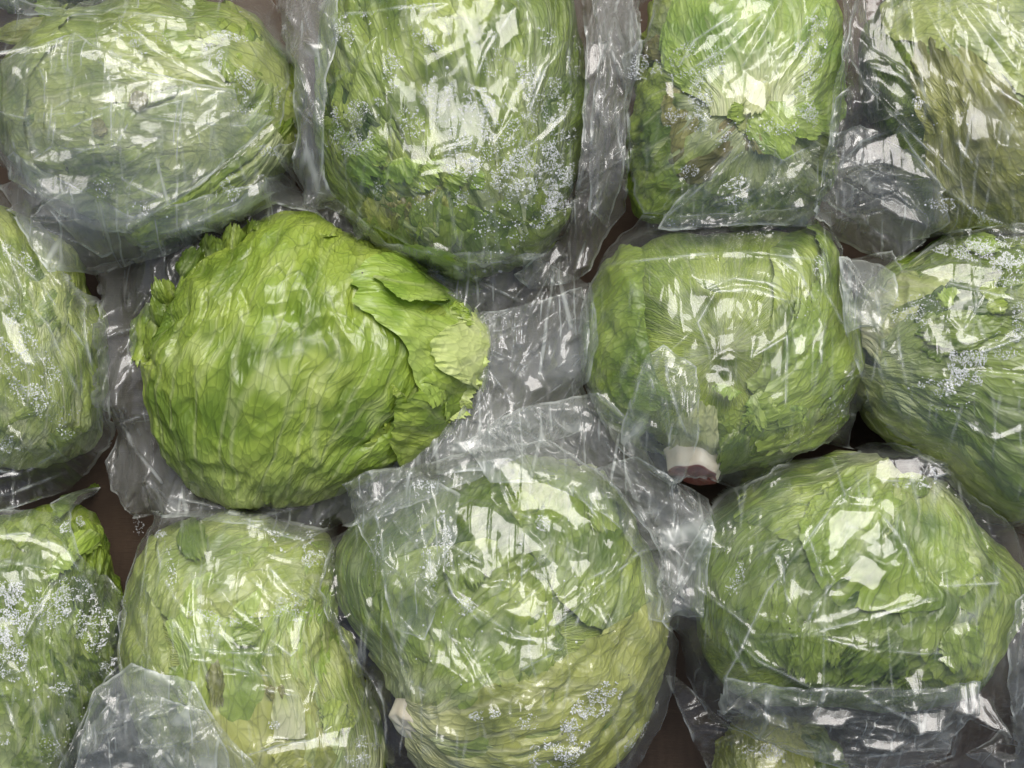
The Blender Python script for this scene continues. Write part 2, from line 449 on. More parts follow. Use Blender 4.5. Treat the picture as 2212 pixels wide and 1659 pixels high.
# ------------------------------------------------------------------ lettuce heads
class Head:
    def __init__(s, outline, H=250, zc=300, p=.86, c=None, tilt=0):
        pts = np.array([U(*q) for q in outline])
        k = (D - (zc - ZREF)) / D
        pts = pts * k
        s.c = pts.mean(0) if c is None else np.array(U(*c)) * k
        d = pts - s.c
        a = np.arctan2(d[:, 1], d[:, 0]); r = np.hypot(d[:, 0], d[:, 1])
        # radius in every direction by ray / segment intersection
        A = np.linspace(-np.pi, np.pi, 361)[:-1]
        R = np.zeros(360)
        q = np.vstack([d, d[:1]])
        for i in range(len(d)):
            p0, p1 = q[i], q[i + 1]; e = p1 - p0
            cr = lambda ux, uy, vx, vy: ux * vy - uy * vx
            den = cr(np.cos(A), np.sin(A), e[0], e[1])
            t = cr(p0[0], p0[1], e[0], e[1]) / np.where(np.abs(den) < 1e-9, 1e-9, den)
            u = cr(p0[0], p0[1], np.cos(A), np.sin(A)) / np.where(np.abs(den) < 1e-9, 1e-9, den)
            ok = (t > 0) & (u >= -1e-6) & (u <= 1 + 1e-6)
            R = np.where(ok, np.maximum(R, t), R)
        R[R == 0] = r.mean()
        ker = np.exp(-np.arange(-14, 15) ** 2 / (2 * 5.0 ** 2)); ker /= ker.sum()
        R = np.convolve(np.r_[R[-14:], R, R[:14]], ker, 'valid')
        s.A = np.r_[A, np.pi]; s.R = np.r_[R, R[0]] * 1.03
        s.H, s.zc, s.p = H, zc, p
        rho = np.hypot(GX_ - s.c[0], GY_ - s.c[1]) / s.rad(np.arctan2(GY_ - s.c[1], GX_ - s.c[0]))
        cb = np.clip(rho / 1.02, 0, 1) ** (1 / p)
        z = zc + (H + 13) * np.clip(1 - cb ** 2, 0, 1) ** .47
        s.dome = np.where(rho < 1.02, z, 0)
        ZC[...] = np.maximum(ZC, s.dome)

    def rad(s, a): return np.interp(a, s.A, s.R)

    def dir(s, q):
        x, y = U(*q)
        # undo perspective roughly: a point on the dome top is nearer to the lens
        X, Y = x, y
        for _ in range(3):
            v = np.array([X, Y]) - s.c; a = math.atan2(v[1], v[0]); rho = math.hypot(*v) / s.rad(a)
            z = s.zc + s.H * max(0, 1 - min(1, rho) ** 2.3) ** .47
            k = (D - (z - ZREF)) / D; X, Y = x * k, y * k
        v = np.array([X, Y]) - s.c; a = math.atan2(v[1], v[0]); rho = math.hypot(*v) / s.rad(a)
        be = math.acos(min(1, rho) ** (1 / s.p)) if rho <= 1 else -math.acos(max(0.0, min(1, 2 - rho)) ** (1 / s.p))
        return np.array([math.cos(be) * math.cos(a), math.cos(be) * math.sin(a), math.sin(be)])

    def pos(s, d):
        a = np.arctan2(d[..., 1], d[..., 0]); cb = np.clip(np.hypot(d[..., 0], d[..., 1]), 1e-6, 1); sb = d[..., 2]
        R = s.rad(a); h = R * cb ** s.p
        z = s.zc + s.H * np.sign(sb) * np.abs(sb) ** .94
        P = np.stack([s.c[0] + h * np.cos(a), s.c[1] + h * np.sin(a), z], -1)
        n = np.stack([(P[..., 0] - s.c[0]) / R ** 2, (P[..., 1] - s.c[1]) / R ** 2, (P[..., 2] - s.zc) / s.H ** 2], -1)
        n /= np.linalg.norm(n, axis=-1, keepdims=True) + 1e-9
        return P, n

    def lumps(s, d, seed):
        """large dents and bulges of the whole head"""
        dent = perlin(d[..., 0] * 6.5 + 3 + seed, d[..., 1] * 5.0 + d[..., 2] * 1.3, seed + 2)
        return 14 * fbm(d[..., 0] * 2.3 + 5, d[..., 1] * 2.3 + d[..., 2] * 1.7, seed, 2) + 7 * dent - 24 * np.clip(dent - .3, 0, 1)


def heart(head, parent, mat, seed):
    nu, nv = 90, 60
    a = np.linspace(-np.pi, np.pi, nu)[:, None] + np.zeros((1, nv)); be = np.linspace(-1.2, np.pi / 2 - .001, nv)[None, :] + np.zeros((nu, 1))
    d = np.stack([np.cos(be) * np.cos(a), np.cos(be) * np.sin(a), np.sin(be)], -1)
    P, n = head.pos(d)
    P = P + n * (head.lumps(d, seed) - 20)[..., None]
    uv = np.stack([a * 1.2, be + 1, np.full_like(a, .3)], -1)
    ps = np.stack([np.full_like(a, .7), np.full_like(a, .3), np.zeros_like(a)], -1)
    return link('heart', P.reshape(-1, 3), grid_faces(nu, nv), mat, parent, attr={'leaf_uv': uv.reshape(-1, 3), 'leaf_pos': ps.reshape(-1, 3)})


def leaf(head, parent, org, tip, width, mat, seed, layer=0.0, rag=.06, lift=0.0, frill=4.0, wr=9.0, res=(90, 110), basew=.42, curl=0.0,
         shape=.3, name='leaf', bend=0.0, label=None):
    """one wrapper leaf that hugs the head from org towards tip; width in degrees to each side"""
    d0, d1 = head.dir(org), head.dir(tip)
    L = math.acos(max(-1, min(1, float(d0 @ d1))))
    T = d1 - (d1 @ d0) * d0; T /= np.linalg.norm(T)
    if (d0 * math.cos(L / 2) + T * math.sin(L / 2))[2] < -.12: T = -T; L = 2 * math.pi - L      # over the top, never underneath
    B = np.cross(d0, T)
    nu, nv = res
    s = np.linspace(-1, 1, nu)[:, None] + np.zeros((1, nv)); t = np.linspace(0, 1, nv)[None, :] ** .9 + np.zeros((nu, 1))
    Wd = math.radians(width)
    def teeth(q, k, f):                                  # torn, toothed margin; f = how long that margin is
        return (perlin(q * 2.6 * f, q * 0 + k, seed) * 1.1 + perlin(q * 7 * f, q * 0 + k, seed + 3) * .55 + np.abs(perlin(q * 16 * f, q * 0 + k, seed + 5)) * .55)
    E = 1 - shape * np.abs(s) ** 2.4 + rag * .62 / max(L, .5) * teeth(s, .5, max(.35, Wd))
    wt = basew + (1 - basew) * sstep(0, .5, t)
    wt = wt * (1 + rag * 1.3 * np.where(s > 0, teeth(t, 4.5, L), teeth(t, 9.5, L)) * .6 / max(.35, Wd) * np.abs(s) ** 3 * sstep(.1, .3, t))
    a = t * L * E; bb = s * Wd * wt + bend * t * t
    d = (np.cos(bb)[..., None] * (np.cos(a)[..., None] * d0 + np.sin(a)[..., None] * T) + np.sin(bb)[..., None] * B)
    P, n = head.pos(d)
    edge = np.maximum(sstep(.82, 1, np.abs(s)) * sstep(.12, .35, t), sstep(.84, 1, t))
    lat = s * Wd
    wrk = (np.abs(perlin(lat * 8 + .3 * perlin(a * 3, lat * 3, seed + 2), a * 1.2, seed + 11)) - .28) * 1.15 \
        + .12 * perlin(lat * 17, a * 4.0, seed + 12) + 1.25 * perlin(lat * 3.4, a * 2.6, seed + 13) + .5 * perlin(lat * 7, a * 6, seed + 15) + .05 * perlin(lat * 34, a * 16, seed + 14)
    fr = np.sin(np.where(np.abs(s) > t, t * 30, s * 26) + 4 * perlin(s * 3, t * 3, seed + 21)) * .6 + perlin(s * 9, t * 9, seed + 22)
    q4_ = 4.6 * lat + .5 * perlin(lat * 2, a * 2.2, seed + 31)
    folds = sstep(.22, .0, np.abs(perlin(q4_, a * .9, seed + 32))) * sstep(-.15, .25, perlin(lat * 2, a * 2.4, seed + 33))
    folds = -(folds * min(16.0, 4 + 1.3 * max(0, wr - 6))) + max(0, wr - 9) * .9 * perlin(q4_ * .8, a * 1.3, seed + 34)
    off = folds * sstep(.02, .2, t) + head.lumps(d, 1) + layer * 6 - 6 + .45 * wr * wrk * (1 - .4 * edge) + edge * (frill * fr + lift * (0.6 + .8 * perlin(s * 2, t * 2, seed + 8))) - 3 * edge * (lift < 1)
    P = P + n * off[..., None]
    if curl:
        inw = -(np.cos(a)[..., None] * T - np.sin(a)[..., None] * d0)
        P = P + inw * (sstep(.8, 1, t) * curl)[..., None]
    uv = np.stack([lat + seed * .77, a + seed * .31, np.full_like(s, (seed * .137) % 1)], -1)
    ps = np.stack([t, np.abs(s), edge], -1)
    o = link(name, P.reshape(-1, 3), grid_faces(nu, nv), mat, parent, attr={'leaf_uv': uv.reshape(-1, 3), 'leaf_pos': ps.reshape(-1, 3)})
    if label: o['label'] = label
    return o


def scrap(parent, org, tip, half, mat, seed, z0=None, rise=(0, 20), amp=9, rag=.12, res=(46, 40), name='leaf', head=None, cup=0.0, fold=0.0, freq=1.0, label=None):
    """loose frilly piece of leaf lying above what is there, from org to tip (photo points)"""
    if z0 is None: (ax, ay), (bx, by) = UZ([org, tip])
    else:
        k_ = (D - (z0 - ZREF)) / D
        ax, ay = np.array(U(*org)) * k_; bx, by = np.array(U(*tip)) * k_
    Lx, Ly = bx - ax, by - ay; L = math.hypot(Lx, Ly); tx, ty = Lx / L, Ly / L
    nu, nv = res
    s = np.linspace(-1, 1, nu)[:, None] + np.zeros((1, nv)); t = np.linspace(0, 1, nv)[None, :] + np.zeros((nu, 1))
    teeth = lambda q, k: perlin(q * 2.5, q * 0 + k, seed) + perlin(q * 7, q * 0 + k, seed + 3) * .8 + perlin(q * 17, q * 0 + k, seed + 5) * .6
    E = 1 - .3 * np.abs(s) ** 2 + rag * teeth(s, .5)
    wd = half * (.4 + .6 * sstep(0, .5, t)) * (1 + rag * np.where(s > 0, teeth(t, 4.5), teeth(t, 9.5)) * np.abs(s) ** 2)
    u = t * L * E; v = s * wd
    x = ax + tx * u - ty * v; y = ay + ty * u + tx * v
    base = zsample(x, y) if z0 is None else np.full_like(x, z0)
    z = base + (0 if z0 is not None else 1) + rise[0] + (rise[1] - rise[0]) * t * .7 + amp * .8 * (perlin(v / 24 * freq, u / 60 * freq, seed + 9) * 1.2 + .35 * perlin(v / 11 * freq, u / 24 * freq, seed + 10)) * (.25 + t) - 10 * (1 - sstep(0, .3, t)) - 5 * sstep(.8, 1, np.abs(s)) \
        + cup * s * s
    if fold:
        x = x - tx * fold * sstep(.6, 1, t); y = y - ty * fold * sstep(.6, 1, t); z = z + abs(fold) * .5 * np.sin(np.pi * sstep(.5, 1, t))
    P = np.stack([x, y, z], -1)
    uv = np.stack([v / 250 + seed * .77, u / 250 + seed * .31, np.full_like(s, .4)], -1)
    ps = np.stack([.25 + .7 * t, np.abs(s), sstep(.8, 1, t)], -1)
    o = link(name, P.reshape(-1, 3), grid_faces(nu, nv), mat, parent, attr={'leaf_uv': uv.reshape(-1, 3), 'leaf_pos': ps.reshape(-1, 3)})
    if label: o['label'] = label
    return o


def stem_cut(head, parent, q, r, length=18, mat=None, red=0.0):
    d = head.dir(q)
    P0, n = head.pos(d[None]); P0 = P0[0]; n = n[0]
    T = np.cross(n, [0, 0, 1.0]); T = T / (np.linalg.norm(T) + 1e-9); B = np.cross(n, T)
    nu, rings = 40, [(1.15, -20), (1.0, 0), (.94, .55), (.88, .95), (.78, 1.0), (.4, 1.04), (.02, 1.02)]
    V = []; A = []
    for k, (f, h) in enumerate(rings):
        for i in range(nu):
            an = 2 * math.pi * i / nu
            rr = r * f * (1 + .08 * math.sin(3 * an + 1) + .04 * math.sin(7 * an))
            hh = h if h < 0 else h * length
            V.append(P0 + n * (hh + (2 * math.sin(5 * an) if 0 < h < 1.05 else 0)) + rr * (math.cos(an) * T + math.sin(an) * B))
            A.append((red if h > .9 else 0, 0, 0))
    F = []
    for k in range(len(rings) - 1):
        for i in range(nu):
            j = (i + 1) % nu
            F.append((k * nu + i, k * nu + j, (k + 1) * nu + j, (k + 1) * nu + i))
    return link('cut_stem', V, F, mat or M_STEM, parent, attr={'leaf_pos': A})


HEADS = {}


def lettuce(key, label, outline, green, leaves, H=250, zc=290, stem=None, base='mid', wr=9):
    hd = Head(outline, H, zc)
    t = thing('lettuce', label, 'lettuce', (hd.c[0], hd.c[1], 30), 'iceberg lettuces packed in the box')
    seed = sum(ord(c) for c in key) * 3
    heart(hd, t, LM(green, seed), seed)
    for k, lf in enumerate(leaves):
        lf = dict(lf)
        g = lf.pop('g', green)
        lf.setdefault('wr', wr); lf.setdefault('seed', seed + 5 * k); lf.setdefault('layer', .2 + k * .7)
        leaf(hd, t, lf.pop('o'), lf.pop('t'), lf.pop('w'), LM(g, seed + k), **lf)
    if stem: stem_cut(hd, t, *stem)
    HEADS[key] = (hd, t, seed)
    return hd, t

q1 = lambda x, y: c1([(x, y)])[0]
q2 = lambda x, y: c2([(x, y)])[0]
q3 = lambda x, y: c3([(x, y)])[0]
q4 = lambda x, y: c4([(x, y)])[0]
q5 = lambda x, y: c5([(x, y)])[0]
q6 = lambda x, y: c6([(x, y)])[0]
q7 = lambda x, y: c7([(x, y)])[0]
q8 = lambda x, y: c8([(x, y)])[0]

# ------------------------------------------------------------------ the box
box = thing('cardboard_box', 'brown cardboard box bottom seen in the dark gaps between the bags', 'box', (0, 0, 0))


def slab(name, x0, x1, y0, y1, z0, z1, parent, mat):
    v = [(x, y, z) for z in (z0, z1) for x, y in ((x0, y0), (x1, y0), (x1, y1), (x0, y1))]
    f = [(3, 2, 1, 0), (4, 5, 6, 7), (0, 1, 5, 4), (1, 2, 6, 5), (2, 3, 7, 6), (3, 0, 4, 7)]
    return link(name, v, f, mat, parent, smooth=False)


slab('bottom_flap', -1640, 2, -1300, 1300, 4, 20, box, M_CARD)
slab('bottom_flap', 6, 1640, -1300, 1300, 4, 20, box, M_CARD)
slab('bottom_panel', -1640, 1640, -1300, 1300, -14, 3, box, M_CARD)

# ------------------------------------------------------------------ the lettuces
lettuce('O', 'pale lettuce at the very top left corner, only its leafy underside edge showing', [(-60, -160), (60, -230), (240, -200), (330, -90), (250, 5), (150, 28), (40, 25), (-60, -20)], 'mid',
        [dict(o=(100, -200), t=(110, 30), w=60), dict(o=(0, -200), t=(30, 30), w=30)], H=170, zc=250)
lettuce('P', 'green lettuce poking into the top right corner of the photo', [(2160, -140), (2300, -220), (2500, -100), (2450, 60), (2330, 130), (2240, 70), (2170, 20)], 'bright',
        [dict(o=(2400, -150), t=(2190, 60), w=60)], H=180, zc=260)
lettuce('N', 'small pale lettuce under the slack bag at the bottom edge, right of centre', [(1540, 1600), (1600, 1540), (1700, 1530), (1790, 1580), (1830, 1700), (1740, 1830), (1580, 1820), (1520, 1700)], 'yellow',
        [dict(o=(1680, 1820), t=(1640, 1530), w=60), dict(o=(1760, 1820), t=(1740, 1560), w=30, g='mid')], H=130, zc=130)
lettuce('M', 'lettuce beyond the right edge with only its crinkled bag showing', [(2250, 1360), (2330, 1260), (2480, 1250), (2600, 1400), (2560, 1640), (2380, 1700), (2270, 1620)], 'mid',
        [dict(o=(2450, 1650), t=(2270, 1400), w=70)], H=220, zc=260)

lettuce('A', 'pale lettuce with brown flecks round its heart, bagged, top left',
        [(10, 170), (70, 90), (160, 40), (290, 5), (420, 5), (520, 40), (590, 90), (628, 160), (640, 250), (622, 340), (560, 425), (480, 485), (370, 520), (285, 527), (235, 480), (170, 430), (90, 395), (30, 330), (5, 250)], 'mid',
        [dict(o=q1(-60, 900), t=q1(900, 60), w=60, g='mid'),
         dict(o=q1(-40, 1000), t=q1(1930, 560), w=46, g='fresh', wr=18, rag=.08),
         dict(o=q1(0, 1050), t=q1(1560, 40), w=34, g='mid', wr=20, rag=.10, lift=7),
         dict(o=q1(160, 1400), t=q1(1960, 1000), w=46, g='pale', wr=8, rag=.08, layer=2.5),
         dict(o=q1(100, 1300), t=q1(420, 260), w=40, g='pale', wr=8, rag=.12, layer=3.2, lift=6),
         dict(o=q1(1800, 900), t=q1(900, 1520), w=16, g='fresh', wr=12, rag=.04, layer=4, basew=.6),
         ], H=250, zc=290)
lettuce('B', 'large crinkled lettuce with frilly leaf ends under misted film, top centre',
        [(700, 20), (692, 140), (690, 260), (705, 345), (745, 420), (800, 500), (900, 550), (1010, 575), (1110, 555), (1180, 500), (1230, 410), (1255, 290), (1258, 140), (1240, 20), (1180, -70), (1000, -110), (820, -90), (740, -40)], 'mid',
        [dict(o=(1080, 530), t=(640, 420), w=50, g='deep', rag=.12),  # deep green leaves paint in the shade on this head
         dict(o=(1080, 520), t=(1280, 260), w=50, g='deep'),
         dict(o=(1090, 560), t=(1130, -130), w=44, g='mid', wr=14),
         dict(o=(1060, 560), t=(690, 200), w=34, g='deep', wr=16, rag=.1),
         dict(o=(1060, 530), t=(800, -60), w=36, g='mid', wr=18, layer=3),
         dict(o=(1060, 620), t=(930, 430), w=34, g='mid', wr=14, rag=.14, layer=4, lift=8),
         dict(o=(1150, 560), t=(1010, 440), w=24, g='mid', wr=14, rag=.14, layer=4),
         ], H=255, zc=285, stem=(q2(1370, 1310), 40, 14))
lettuce('C', 'bagged lettuce with pale twisted heart and dark bruise, top right of centre',
        [(1385, 60), (1362, 190), (1355, 330), (1368, 430), (1410, 475), (1520, 484), (1640, 482), (1740, 470), (1785, 400), (1803, 280), (1812, 150), (1800, 10), (1740, -70), (1570, -100), (1430, -60)], 'pale',
        [dict(o=(1620, 240), t=(1380, 60), w=50, g='pale'),
         dict(o=(1620, 240), t=(1800, 400), w=50, g='mid'),
         dict(o=(1620, 260), t=(1560, 500), w=60, g='mid', wr=14),
         dict(o=(1600, 240), t=(1360, 400), w=42, g='mid', wr=14),
         dict(o=(1590, 235), t=(1440, 330), w=28, g='brown', wr=10, layer=2),
         dict(o=(1640, 250), t=(1790, 0), w=44, g='bright', wr=8),
         dict(o=(1625, 240), t=(1560, -60), w=34, g='bright', wr=8),
         dict(o=(1640, 210), t=(1640, 300), w=9, g='cream', wr=6, layer=3),
         ], H=250, zc=290)
lettuce('D', 'olive lettuce with long straight ribs, bagged, cut off by the right edge near the top',
        [(1870, 60), (1930, -20), (2050, -70), (2260, -60), (2390, 60), (2410, 260), (2350, 430), (2240, 505), (2110, 515), (1990, 502), (1945, 430), (1930, 350), (1880, 260), (1856, 150)], 'mid',
        [dict(o=(2330, 480), t=(1890, 380), w=50, g='deep', wr=7),  # deep green paints in the shade low on this head
         dict(o=(2300, 520), t=(2250, -60), w=50, g='mid'),
         dict(o=(2270, 540), t=(1900, 40), w=40, g='pale', wr=7),
         dict(o=(2250, 530), t=(1990, 90), w=26, g='olive', wr=9, layer=2),
         ], H=255, zc=285)
E_out = c4([(910, 115), (1150, 90), (1310, 190), (1460, 255), (1620, 340), (1770, 480), (1890, 620), (1935, 760), (1890, 900), (1850, 1000), (1770, 1110), (1640, 1200), (1480, 1320), (1320, 1400), (1050, 1470),
            (800, 1530), (650, 1450), (500, 1350), (400, 1200), (330, 1030), (300, 870), (310, 740), (360, 600), (410, 500), (470, 400), (560, 310), (680, 230), (790, 150)])
lettuce('E', 'bright green lettuce lying bare in its opened bag, left of centre', E_out, 'fresh',
        [dict(o=q4(1000, 1500), t=q4(1750, 1050), w=36, g='bright', rag=.16),
         dict(o=q4(1960, 980), t=q4(1500, 1100), w=34, g='fresh', rag=.14, lift=6),
         dict(o=q4(800, 1640), t=q4(1250, 110), w=62, g='fresh', rag=.06, wr=11, layer=2.5, res=(190, 240), basew=.3, lift=3),
         dict(o=q4(1990, 900), t=q4(1330, 480), w=30, g='bright', rag=.13, layer=4.2, wr=7, lift=7),
         dict(o=q4(1990, 1060), t=q4(1540, 1010), w=24, g='fresh', rag=.2, layer=4.4, wr=8, lift=8),
         dict(o=q4(2000, 760), t=q4(1720, 740), w=11, g='tender', rag=.12, layer=6.2, wr=8, lift=5),
         ], H=260, zc=300)
lettuce('F', 'bagged lettuce with curved ribs and a reddish cut stem, right of centre',
        c5([(240, 560), (262, 430), (330, 270), (450, 170), (620, 118), (900, 100), (1180, 105), (1290, 150), (1340, 300), (1420, 560), (1440, 740), (1400, 880), (1330, 1000), (1180, 1100), (1000, 1180), (880, 1195), (780, 1210), (640, 1150), (480, 1060), (330, 960), (260, 840), (230, 700)]), 'mid',
        [dict(o=q5(640, 1230), t=q5(1380, 600), w=60, g='mid'),
         dict(o=q5(560, 1180), t=q5(1150, 130), w=48, g='mid', wr=10),
         dict(o=q5(520, 1160), t=q5(480, 180), w=52, g='fresh', wr=8, bend=-.35),
         dict(o=q5(1330, 80), t=q5(1000, 1020), w=36, g='fresh', rag=.10, wr=12, lift=4, layer=3),
         dict(o=q5(1450, 500), t=q5(1050, 1130), w=26, g='mid', rag=.16, wr=13, lift=6, layer=2),
         dict(o=q5(690, 1270), t=q5(770, 880), w=12, g='cream', rag=.22, layer=1, wr=6, basew=.7),
         ], H=255, zc=295, stem=(q5(735, 1172), 58, 30, None, 1.0))
lettuce('G', 'bagged lettuce with milky bare heart and sweeping ribs at the right edge',
        c5([(1440, 480), (1540, 330), (1700, 220), (1900, 155), (2150, 140), (2400, 200), (2640, 420), (2700, 800), (2560, 1200), (2330, 1400), (2120, 1420), (1940, 1280), (1780, 1130), (1640, 1070), (1540, 980), (1480, 850), (1450, 700), (1430, 600)]), 'mid',
        [dict(o=q5(1500, 620), t=q5(2500, 200), w=50, g='mid'),
         dict(o=q5(1520, 560), t=q5(2300, 250), w=45, g='deep', wr=14),
         dict(o=q5(1480, 520), t=q5(1900, 560), w=26, g='cream', wr=4, basew=.5),
         dict(o=q5(1450, 700), t=q5(2400, 1350), w=52, g='pale', wr=7),
         dict(o=q5(1600, 760), t=q5(2560, 800), w=34, g='deep', wr=9, bend=-.3),
         dict(o=q5(2300, 480), t=q5(1760, 600), w=16, g='deep', wr=14, rag=.18, layer=3, lift=8),
         ], H=265, zc=300)
lettuce('H', 'long lettuce in misted, tightly pleated film at the left edge, mid-height',
        [(-260, 560), (-150, 470), (0, 455), (110, 500), (175, 580), (212, 700), (222, 830), (200, 940), (150, 985), (60, 1000), (-100, 1000), (-250, 900)], 'mid',
        [dict(o=(-40, 1020), t=(200, 560), w=60, g='mid', wr=12), dict(o=(-40, 1020), t=(-20, 440), w=50, g='pale', wr=12),
         dict(o=(100, 1010), t=(180, 640), w=30, g='mid', wr=12)], H=240, zc=270)
lettuce('I', 'lettuce in heavily misted film at the bottom left corner',
        [(-120, 1120), (20, 1100), (120, 1080), (190, 1078), (225, 1130), (250, 1250), (262, 1400), (232, 1500), (190, 1600), (110, 1720), (-60, 1740), (-200, 1500), (-200, 1250)], 'mid',
        [dict(o=(120, 1700), t=(200, 1120), w=60, g='deep', wr=14, rag=.1), dict(o=(30, 1740), t=(20, 1120), w=46, g='mid', wr=12),
         dict(o=(170, 1640), t=(110, 1240), w=26, g='mid', wr=14, rag=.12), dict(o=(200, 1620), t=(160, 1420), w=22, g='deep')], H=240, zc=270)
lettuce('J', 'broad pale lettuce with a browned leaf base, bagged, bottom left of centre',
        [(258, 1400), (275, 1280), (300, 1198), (336, 1145), (392, 1115), (486, 1112), (607, 1135), (690, 1160), (715, 1205), (722, 1270), (740, 1340), (772, 1430), (803, 1510), (833, 1600), (820, 1720), (700, 1800), (500, 1800), (370, 1700), (320, 1600), (275, 1500)], 'pale',
        [dict(o=(330, 1660), t=(330, 1170), w=55, g='pale', wr=6),
         dict(o=(560, 1760), t=(780, 1450), w=50, g='mid', wr=8),
         dict(o=(520, 1700), t=(660, 1150), w=46, g='bright', wr=8),
         dict(o=(480, 1640), t=(500, 1390), w=22, g='fresh', wr=12, rag=.14),
         dict(o=(700, 1760), t=(690, 1300), w=36, g='pale', wr=8, layer=2),
         dict(o=(760, 1270), t=(360, 1330), w=32, g='pale', wr=8, layer=2, rag=.08),
         dict(o=(625, 1590), t=(590, 1400), w=6, g='pale', wr=8, layer=4, basew=.7),
         dict(o=(560, 1730), t=(560, 1480), w=20, g='yellow', wr=12, layer=3, rag=.12),
         ], H=250, zc=290)
lettuce('K', 'bagged lettuce with yellow-green ribs fanning from a pinkish stem, bottom centre',
        c7([(160, 700), (170, 520), (300, 360), (500, 240), (800, 110), (1100, 60), (1400, 130), (1570, 230), (1690, 420), (1780, 700), (1812, 930), (1790, 1200), (1700, 1400), (1590, 1560), (1500, 1700), (1200, 1800), (800, 1780), (620, 1650), (540, 1510), (500, 1400), (440, 1200), (330, 1000), (200, 860)]), 'mid',
        [dict(o=q7(420, 1150), t=q7(240, 450), w=30, g='deep', wr=12),
         dict(o=q7(540, 1380), t=q7(900, 100), w=60, g='deep', wr=14),
         dict(o=q7(1500, 100), t=q7(1400, 900), w=36, g='mid', wr=14),
         dict(o=q7(560, 1480), t=q7(1300, 1760), w=50, g='pale', wr=9),
         dict(o=q7(530, 1450), t=q7(1600, 1500), w=30, g='mid', wr=16, layer=1),
         dict(o=q7(560, 1380), t=q7(1100, 560), w=32, g='mid', wr=12, layer=2),
         dict(o=q7(530, 1410), t=q7(1830, 900), w=32, g='yellow', wr=16, layer=3, rag=.05),
         ], H=265, zc=300, stem=(q7(535, 1420), 42, 18))
lettuce('L', 'bagged lettuce gathered to a twisted leaf stub at its top, bottom right',
        c8([(250, 760), (270, 560), (360, 400), (520, 280), (720, 180), (950, 115), (1180, 120), (1330, 190), (1480, 260), (1600, 390), (1760, 590), (1880, 680), (1915, 800), (1860, 1000), (1770, 1170), (1690, 1320), (1520, 1380), (1280, 1390), (900, 1380), (640, 1360), (450, 1290), (300, 1110)]), 'mid',
        [dict(o=q8(1200, 200), t=q8(330, 1000), w=60, g='deep', wr=8),
         dict(o=q8(1250, 180), t=q8(500, 400), w=36, g='mid', wr=7),
         dict(o=q8(1330, 220), t=q8(1880, 850), w=40, g='mid', wr=8),
         dict(o=q8(1330, 220), t=q8(1050, 1290), w=30, g='deep', wr=13, layer=1),
         dict(o=q8(1340, 200), t=q8(1620, 1250), w=32, g='mid', wr=13, layer=2, rag=.08),
         dict(o=q8(1350, 220), t=q8(1130, 850), w=32, g='fresh', wr=12, layer=3),
         ], H=260, zc=295)

